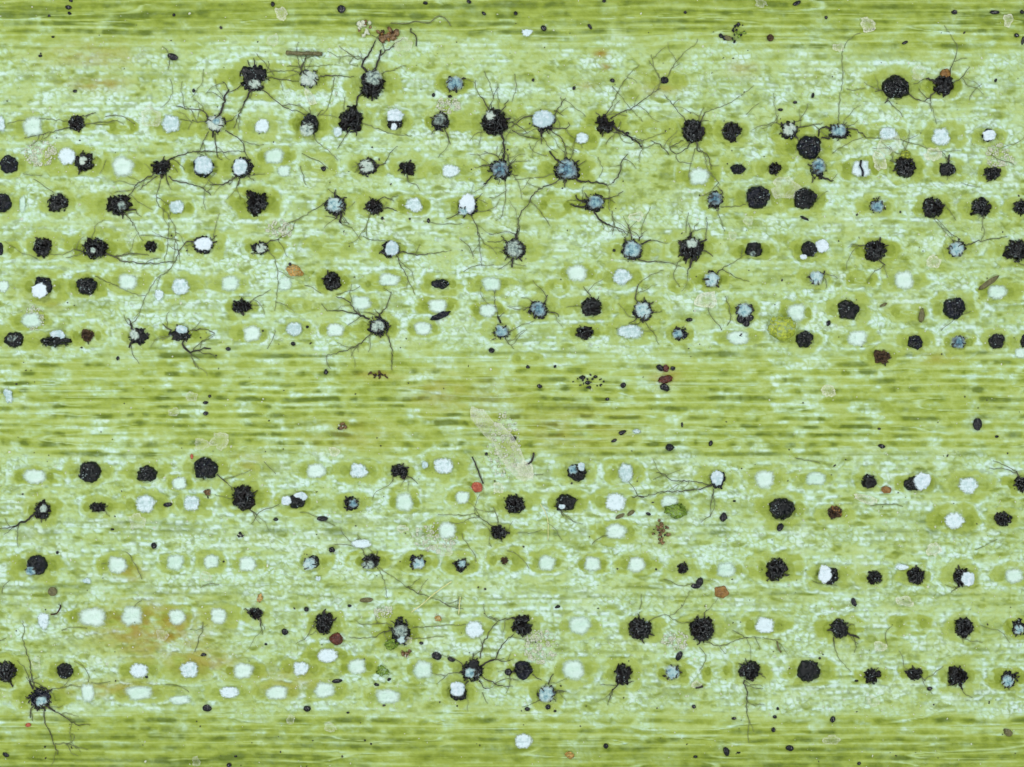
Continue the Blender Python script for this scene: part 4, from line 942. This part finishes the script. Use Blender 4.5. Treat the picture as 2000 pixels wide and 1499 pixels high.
THINGS = [
# name, label, category, material, x, y, rx, ry, angle, rough
('spore','large black oval spore tilted above the left upper rows','spore',M_spore,338,112,11,6.5,.35,.06),
('spore','black oval spore at the top edge above the dark stick','spore',M_spore,667,19,8,8,.6,.1),
('spore','flat black lens-shaped spore under two white wax lumps','spore',M_spore,630,1013,11,5,0,.04),
('spore','glossy black oval spore left of the big lower star','spore',M_spore,853,1281,10,8,.3,.04),
('spore','round black spore below the crisp white plug at lower left','spore',M_spore,405,1383,9,7,.1,.04),
('spore','black oval spore alone near the bottom right edge','spore',M_spore,1542,1461,8,6,.2,.08),
('spore','black upright bean-shaped spore on the right middle vein zone','spore',M_spore,1908,829,9,12,0,.1),
('spore','tall oval black spore of a touching pair in lower band','spore',M_spore,1366,1137,7,9,.3,.1),
('spore','low oval black spore of a touching pair in lower band','spore',M_spore,1358,1145,9,5,.1,.08),
('spore','dark small bean spore between two white plugs at left','spore',M_spore,328,986,9,4.5,-.1,.06),
('spore','dark spore under the large domed spot right of lower band','spore',M_spore,1523,1030,6,8,.6,.12),
('spore','black club-shaped spore above a blue-grey star at lower right','spore',M_spore,1326,1281,6,10,.45,.08),
('spore','brown round spore on the top right vein zone','spore',M_knotb,1504,75,7,7,0,.06),
('spore','left black bead under a blue-grey star in upper band','spore',M_spore,1446,624,8,8,0,.06),
('spore','right black bead under a blue-grey star in upper band','spore',M_spore,1463,622,9,7,-.3,.06),
('spore','lowest black bead of three under a blue-grey star','spore',M_spore,1457,632,7,7,0,.06),
('spore','black rod of joined spores lying aslant in upper band','spore',M_crust2,860,617,19,6,-.36,.22),
('spore','olive brown club-shaped spore tilted near the right edge','spore',M_olive,1930,553,24,5.5,-.6,.1),
('spore','faint brown round disc near the lower left edge','spore',M_olive,104,1155,9,9,0,.04),
('spore','narrow olive rod pair left piece below a white plug','spore',M_olive,1211,1008,10,4,-.45,.08),
('spore','narrow olive rod pair right piece below a white plug','spore',M_olive,1232,1002,9,4,-.6,.08),
('spore','olive brown oval on the upper right vein streaks','spore',M_olive,1420,75,9,5,.3,.1),
('spore','dull olive rod above the tall grey lower star','spore',M_olive,716,1172,13,4.5,-.05,.1),
('crystal','bright red angular crystal in the first lower row','crystal',M_red,932,952,11,10,.3,.16),
('crystal','dark red angular crystal beside a ragged knot','crystal',M_darkred,657,1247,13,12,.2,.14),
('crystal','amber brown square crystal right of black spore pair','crystal',M_amber,1409,1156,13,11,.5,.14),
('crystal','orange brown shard on a small ragged knot','crystal',M_amber,1633,998,13,7,.7,.24),
('crystal','small amber crystal beside the half-white spot','crystal',M_amber,1730,957,10,7,.1,.2),
('crystal','rust red grain near the centre right vein zone','crystal',M_darkred,1300,741,14,7,-.2,.24),
('crystal','small reddish grain above rust red grain','crystal',M_darkred,1300,720,6,7,0,.2),
('crystal','tiny orange grain upper right of the top left black dome','crystal',M_red,375,892,3,5,0,.15),
('crystal','tiny red grain under the lower left star','crystal',M_red,56,1416,5,4,0,.15),
('crystal','yellow amber lump on top of a ragged knot','crystal',M_amber,1846,146,10,9,.2,.25),
('crystal','small clear white crystal in the middle vein zone','crystal',M_white,1243,843,9,5,.1,.3),
('grit','orange grain patch in the upper left band','grit',M_orange,576,530,15,10,.5,.35),
('grit','small orange grain patch near the bottom centre','grit',M_orange,1112,1475,8,6,.3,.35),
('grit','tiny orange patch left of the ragged knots','grit',M_orange,508,1168,5,8,.2,.35),
('grit','tiny orange patch right of the tall grey star','grit',M_orange,856,1208,6,5,.2,.35),
('alga','yellow-green algal clump beside the right upper black dome','alga',M_alga,1527,641,28,23,.2,.16),
('alga','green algal clump below the tall grey lower star','alga',M_algab,766,1258,13,9,-.4,.4),
('alga','bright green algal speck between two pale plugs','alga',M_algab,748,1310,12,9,.2,.4),
('alga','green algal patch right of the lower centre','alga',M_algab,1320,998,20,13,.1,.45),
('alga','yellow algal lump on a ragged upper right knot','alga',M_alga,1768,303,9,8,.1,.35),
]
for (nm, lb, ct, mt, x, y, rx, ry, an, rg) in THINGS:
    seed += 1
    simple(nm, lb, ct, None, mt, lambda b: b.dome(x, y, rx * 1.05, ry * 1.1, .07, seed, 8, 28, 5, .03, .10, flat=.4, poly=5) if 'square' in lb else b.blob(x, y, rx, ry, min(rx, ry) * K * .9, seed, an, 16, 10, rg), x, y)

# brown grit clumps: many grains stuck in one lump
def clump(name, lb, ct, parts, x, y):
    root = empty(name, (wx(x), wy(y), float(Hs(x, y)))); tag(root, lb, ct)
    for k, (mt, n, spread, lo, hi) in enumerate(parts):
        b = MB(x, y); rs = np.random.RandomState(int(x) + k)
        for q in range(n):
            a = rs.uniform(0, 6.28); d = math.sqrt(rs.uniform(0, 1))
            b.blob(x + math.cos(a) * d * spread[0], y + math.sin(a) * d * spread[1], rs.uniform(lo, hi), rs.uniform(lo, hi), hi * K * (.5 if mt is M_cream else 1), int(x * 3 + q), rs.uniform(0, 3), 7, 5, .3)
        o = b.build('grains', mt, root); o['kind'] = 'stuff'
clump('grit', 'large rusty brown grit lump above the top grey knot', 'grit', [(M_brown, 16, (22, 12), 3, 7), (M_amber, 9, (18, 10), 2, 5), (M_knotb, 8, (20, 12), 1.5, 4)], 757, 70)
clump('grit', 'greyish grain cluster left of the large rusty lump', 'grit', [(M_grain, 14, (14, 16), 2, 6), (M_brown, 5, (12, 14), 1.5, 4)], 712, 56)
clump('grit', 'dark speckled green cluster on the upper right vein zone', 'grit', [(M_spore, 16, (15, 20), 1.2, 4), (M_algab, 6, (12, 16), 2, 4)], 1442, 66)
clump('grit', 'black angular pair left of speckled green cluster', 'grit', [(M_spore, 3, (10, 3), 3, 5)], 1410, 73)
clump('grit', 'dark brown crumb patch on the left middle vein zone', 'grit', [(M_knotb, 12, (20, 8), 1, 3.5), (M_spore, 6, (14, 6), 1, 2.5)], 738, 734)
clump('grit', 'scattered black crumbs at the centre middle vein zone', 'grit', [(M_spore, 18, (32, 12), 1, 2.8)], 1150, 745)
clump('grit', 'tan and black speckled clump near the lower right centre', 'grit', [(M_brown, 22, (16, 26), 1.5, 4.5), (M_spore, 14, (14, 24), .8, 2.2)], 1290, 1038)
clump('grit', 'small brown and white crumb on the left middle vein zone', 'grit', [(M_brown, 5, (7, 7), 2, 6), (M_grain, 3, (8, 5), 2, 4)], 668, 834)
clump('grit', 'brown shard with pale grains left of glossy spore', 'grit', [(M_brown, 6, (12, 7), 2, 6), (M_grain, 5, (9, 8), 1.5, 4)], 795, 1275)
clump('grit', 'dark crumb pair under the first lower row dome', 'grit', [(M_brown, 5, (7, 6), 2, 5), (M_spore, 3, (5, 10), 1.5, 3)], 407, 962)
clump('grit', 'small dark crumb left of the third lower row', 'grit', [(M_spore, 4, (5, 5), 1.5, 4), (M_grain, 3, (5, 5), 1.5, 3)], 470, 1046)

for (lb, x, y, sx, sy, n) in [('large sheet of cream wax crumbs beside the ragged centre knot', 1056, 1262, 36, 33, 150), ('patch of pale crumbs left of the ragged lower right knot', 1318, 1250, 26, 18, 70),
        ('pale crumb patch above the tall grey star', 750, 1197, 17, 13, 45), ('sprawling cream crumbs below the left dark knot', 545, 448, 26, 18, 70), ('cream speckled crumbs above the gap in second row', 875, 207, 24, 18, 70),
        ('pale crumb trail on the left upper rows', 68, 622, 20, 24, 60), ('broad patch of pale crumbs above the second row at left', 80, 300, 32, 26, 110), ('large pale crumb patch right of the third upper row', 1950, 305, 28, 24, 80),
        ('pale crumbs scattered around the long torn flake', 985, 870, 34, 66, 130), ('small pale crumb patch below the third lower row centre', 850, 1050, 44, 30, 110)]:
    clump('wax_crumbs', lb, 'crumbs', [(M_grain, n, (sx, sy), .8, 2.6), (M_cream, n // 8, (sx, sy), 3, 6)], x, y)
# translucent flakes: angular plates
FLK = [
('long pale torn flake lying upright below the middle vein zone', 980, 866, 23, 84, M_flake, -.66),
('grey angular flake at the foot of the long torn flake', 1026, 917, 17, 16, M_cream, .2),
('cream square flake in the sixth upper row at right', 1379, 587, 20, 17, M_cream, .1),
('clear round flake at the top right edge', 1485, 7, 11, 9, M_flake, 0),
('pale shard on the top right vein streaks', 1694, 50, 15, 13, M_cream, .4),
('cream flake near the top right corner', 1968, 41, 10, 12, M_cream, .1),
('upright pale flake between the two topmost right spots', 1793, 143, 12, 16, M_flake, .1),
('bright pale lump left of the long upright hypha', 1637, 94, 11, 8, M_cream, 0),
('round clear flake beside the rusty brown lump', 788, 88, 17, 15, M_flake, .2),
('pale long crystal flake under the topmost grey star', 606, 191, 8, 16, M_cream, -.5),
('clear round flake left of the white plug in second row', 296, 230, 19, 20, M_flake, 0),
('clear flake below the rectangular plug at upper right', 1735, 282, 20, 22, M_flake, .4),
('bright angular flake above the ragged right knot', 1716, 316, 13, 17, M_cream, -.6),
('bright flake edge left of the right domed spot', 1822, 302, 16, 13, M_cream, .3),
('grey clear flake left of the large right dome', 1535, 368, 26, 22, M_flake, .3),
('oval clear ring flake below the large right dome', 1461, 432, 10, 9, M_flake, .3),
('small clear ring flake under oval ring flake', 1430, 462, 8, 8, M_flake, 0),
('pale flake below the open stoma right of centre', 1242, 424, 15, 9, M_cream, -.2),
('yellowish ring flake with dark centre at upper right', 1822, 512, 13, 13, M_cream, .4),
('bright white chip at the left end of the middle vein zone', 17, 773, 10, 16, M_white, -.3),
('round clear flake left of the black crumbs', 375, 775, 11, 10, M_flake, 0),
('oval clear flake in the left middle vein zone', 340, 805, 11, 8, M_flake, 0),
('clear ring flake below the left middle vein zone', 395, 868, 14, 12, M_flake, 0),
('clear crumpled flake right of the clear ring flake', 430, 862, 16, 18, M_flake, .4),
('bright oval flake above the first lower row plugs', 653, 882, 10, 9, M_cream, .2),
('cream chip on the right middle vein zone', 1617, 763, 14, 12, M_cream, .2),
('clear round flake below the left white plug', 269, 1018, 16, 15, M_flake, 0),
('oval clear flake right of the third lower row centre', 866, 1073, 18, 12, M_flake, .1),
('small oval clear flake above the pale lower plug', 786, 1033, 10, 8, M_cream, -.3),
('bright oval flake above the fourth lower row at right', 1822, 1073, 13, 14, M_cream, .3),
('pale fish-shaped flake right of the big lower dome', 1690, 975, 22, 8, M_cream, .3),
('oval cream flake above the fifth lower row at right', 1766, 1174, 17, 9, M_cream, .1),
('yellowish round patch between lower right rows', 1718, 1262, 12, 10, M_cream, 0),
('small white bead at the foot of tall grey star', 798, 1251, 7, 7, M_cream, 0),
('pale square chip beside a dark rod at bottom right', 1360, 1337, 10, 7, M_cream, .1),
('clear oval ring on the bottom right vein streaks', 1704, 1369, 13, 10, M_flake, .5),
('pale soft oval patch on the bottom right vein streaks', 1623, 1445, 17, 9, M_flake, .1),
('pale oval bead near the bottom left edge', 384, 1487, 8, 10, M_flake, 0),
('thin clear flake at the bottom left vein zone', 645, 1420, 12, 9, M_flake, .3),
('small clear flake left of thin clear bottom flake', 568, 1405, 7, 10, M_flake, .3),
('bright chip at upper left above the dark stick', 550, 28, 10, 14, M_cream, -.4),
('round pale bead near the top left stick', 534, 80, 11, 12, M_flake, .2),
('small white chip on the top centre vein streaks', 1029, 65, 11, 9, M_white, .1),
('yellow flake right of the red crystal', 973, 953, 11, 10, M_cream, .1),
('pale flake right of the fifth lower row left plugs', 318, 1240, 11, 11, M_flake, 0),
('oval clear flake at the left edge of lower rows', 72, 1295, 9, 12, M_flake, -.5),
('pale round chip on the lower left rows', 402, 1126, 11, 10, M_flake, 0),
('white oval bead above the fifth lower row at left', 171, 1134, 10, 6, M_white, .1),
('small white bead between lower left rows', 622, 1130, 6, 6, M_white, .1),
]
for (lb, x, y, rx, ry, mt, an) in FLK:
    seed += 1
    b = MB(x, y); b.dome(0, 0, rx, ry, .035, seed, 9, 19, 2.6, .15, .16, lift=.035, flat=-1, fr=4)
    ca, sa = math.cos(an), math.sin(an)
    b.v = [(x + vx * ca - vy * sa, y + vx * sa + vy * ca, vz) for (vx, vy, vz) in b.v]
    o = b.build('flake', mt, smooth=False); tag(o, lb, 'flake', 'translucent flakes lying on the leaf')

# fibres and sticks
def fibre(name, lb, ct, mat, pts, w, sd):
    cp = curve_pts(pts, 5, .3, sd); b = MB(*pts[0]); b.tube(cp, [w * .5] * len(cp), 6, [.085] * len(cp) if 'crack' in lb else None)
    o = b.build(name, mat); tag(o, lb, ct); return o
fibre('fibre', 'long straight pale yellow fibre aslant in the lower band', 'fibre', M_hair, [(803,1196),(825,1180),(850,1158),(882,1136)], 2.2, 1)
fibre('fibre', 'short upright pale yellow fibre right of long one', 'fibre', M_hair, [(899,1166),(898,1180),(896,1200)], 2.2, 2)
fibre('fibre', 'thin wandering dark thread above the rusty lump', 'fibre', M_thin, [(763,46),(790,47),(815,43),(838,46),(850,36),(862,33),(873,40),(880,52)], 2.0, 3)
fibre('fibre', 'short dark hooked thread right of the rusty lump', 'fibre', M_thread, [(803,56),(803,64),(812,70),(813,92)], 2.2, 4)
fibre('fibre', 'dark thread above the red crystal', 'fibre', M_thread, [(922,892),(930,910),(938,930),(944,945)], 2.6, 5)
fibre('fibre', 'dark hooked thread on the grey angular flake', 'fibre', M_thread, [(1026,909),(1038,902),(1041,893),(1042,884)], 4.0, 6)
fibre('fibre', 'curved reddish brown fibre at the lower left edge', 'fibre', M_knotb, [(100,1200),(112,1198),(119,1188),(119,1181)], 3.0, 7)
fibre('fibre', 'short dark curved fibre at the lower right rows', 'fibre', M_olive, [(1517,1252),(1519,1262),(1525,1274)], 3.4, 8)
fibre('fibre', 'fine white fibre down from the dark square spot', 'fibre', M_hair, [(1055,985),(1065,1000),(1070,1020),(1070,1055)], 1.6, 9)
fibre('stick', 'small dark rod under a pale square chip at bottom', 'stick', M_thread, [(1358,1343),(1366,1342),(1373,1340)], 4.5, 10)
fibre('fibre', 'blue-black tube added as the dark crack in the white plug at right', 'fibre', M_crust2, [(1680,314),(1679,326),(1684,336),(1683,346)], 4.0, 11)  # tube added to draw the crack in the plug, no loose fibre
b = MB(595, 106)
b.tube(curve_pts([(559,104),(580,106),(605,106),(630,107)], 5, .2, 3), [4.2 + .5 * math.sin(i * 1.7) for i in range(len(curve_pts([(559,104),(580,106),(605,106),(630,107)], 5, .2, 3)))], 6)
b.tube([(560,103),(595,104.5),(629,105.5)], [1.2] * 3, 5, [.075] * 3)
o = b.build('stick', M_olive); tag(o, 'straight dark olive stick lying above the top grey star', 'stick')

# fine litter nobody could count
def litter(name, n, lo, hi, mat, band, sd, label, cat):
    rs = np.random.RandomState(sd); b = MB(1000, 750)
    k = 0
    while k < n:
        x = rs.uniform(-20, 2020); y = rs.uniform(-20, 1520)
        if band and rs.uniform() < .75 and vein_mask(np.array([x]), np.array([y]))[0] > .5: continue
        r = rs.uniform(lo, hi) * (1 if rs.uniform() < .85 else 1.6); k += 1
        b.blob(x, y, r * rs.uniform(.7, 1.5), r * rs.uniform(.6, 1.1), r * K * .8, sd * 1000 + k, rs.uniform(0, 3), 5, 3, .3)
    o = b.build(name, mat, smooth=False); o['kind'] = 'stuff'; o['label'] = label; o['category'] = cat
litter('wax_glint_grains', 4500, .6, 1.6, M_grain, True, 5, 'fine pale wax grains and painted glints dusted over the leaf surface', 'wax grains')  # wax granules that also put bright glints in as pale colour
litter('dark_dust', 420, .8, 1.9, M_thread, False, 6, 'fine dark dust scattered over the leaf surface', 'dust')
rs = np.random.RandomState(9); b = MB(1000, 750)
for q in range(80):
    x = rs.uniform(0, 2000); y = rs.choice([rs.uniform(130, 690), rs.uniform(900, 1370)]); a = rs.uniform(0, 6.28); pts = [(x, y)]
    for s in range(int(rs.uniform(3, 7))):
        a += rs.uniform(-.5, .5); x += math.cos(a) * 13; y += math.sin(a) * 10; pts.append((x, y))
    cp = curve_pts(pts, 6, .4, q); w0 = rs.uniform(.45, .75)
    b.tube(cp, [w0] * len(cp), 4)
o = b.build('loose_threads', M_thin); o['kind'] = 'stuff'; o['label'] = 'hair-fine loose fungal threads straying over the waxy bands'; o['category'] = 'threads'
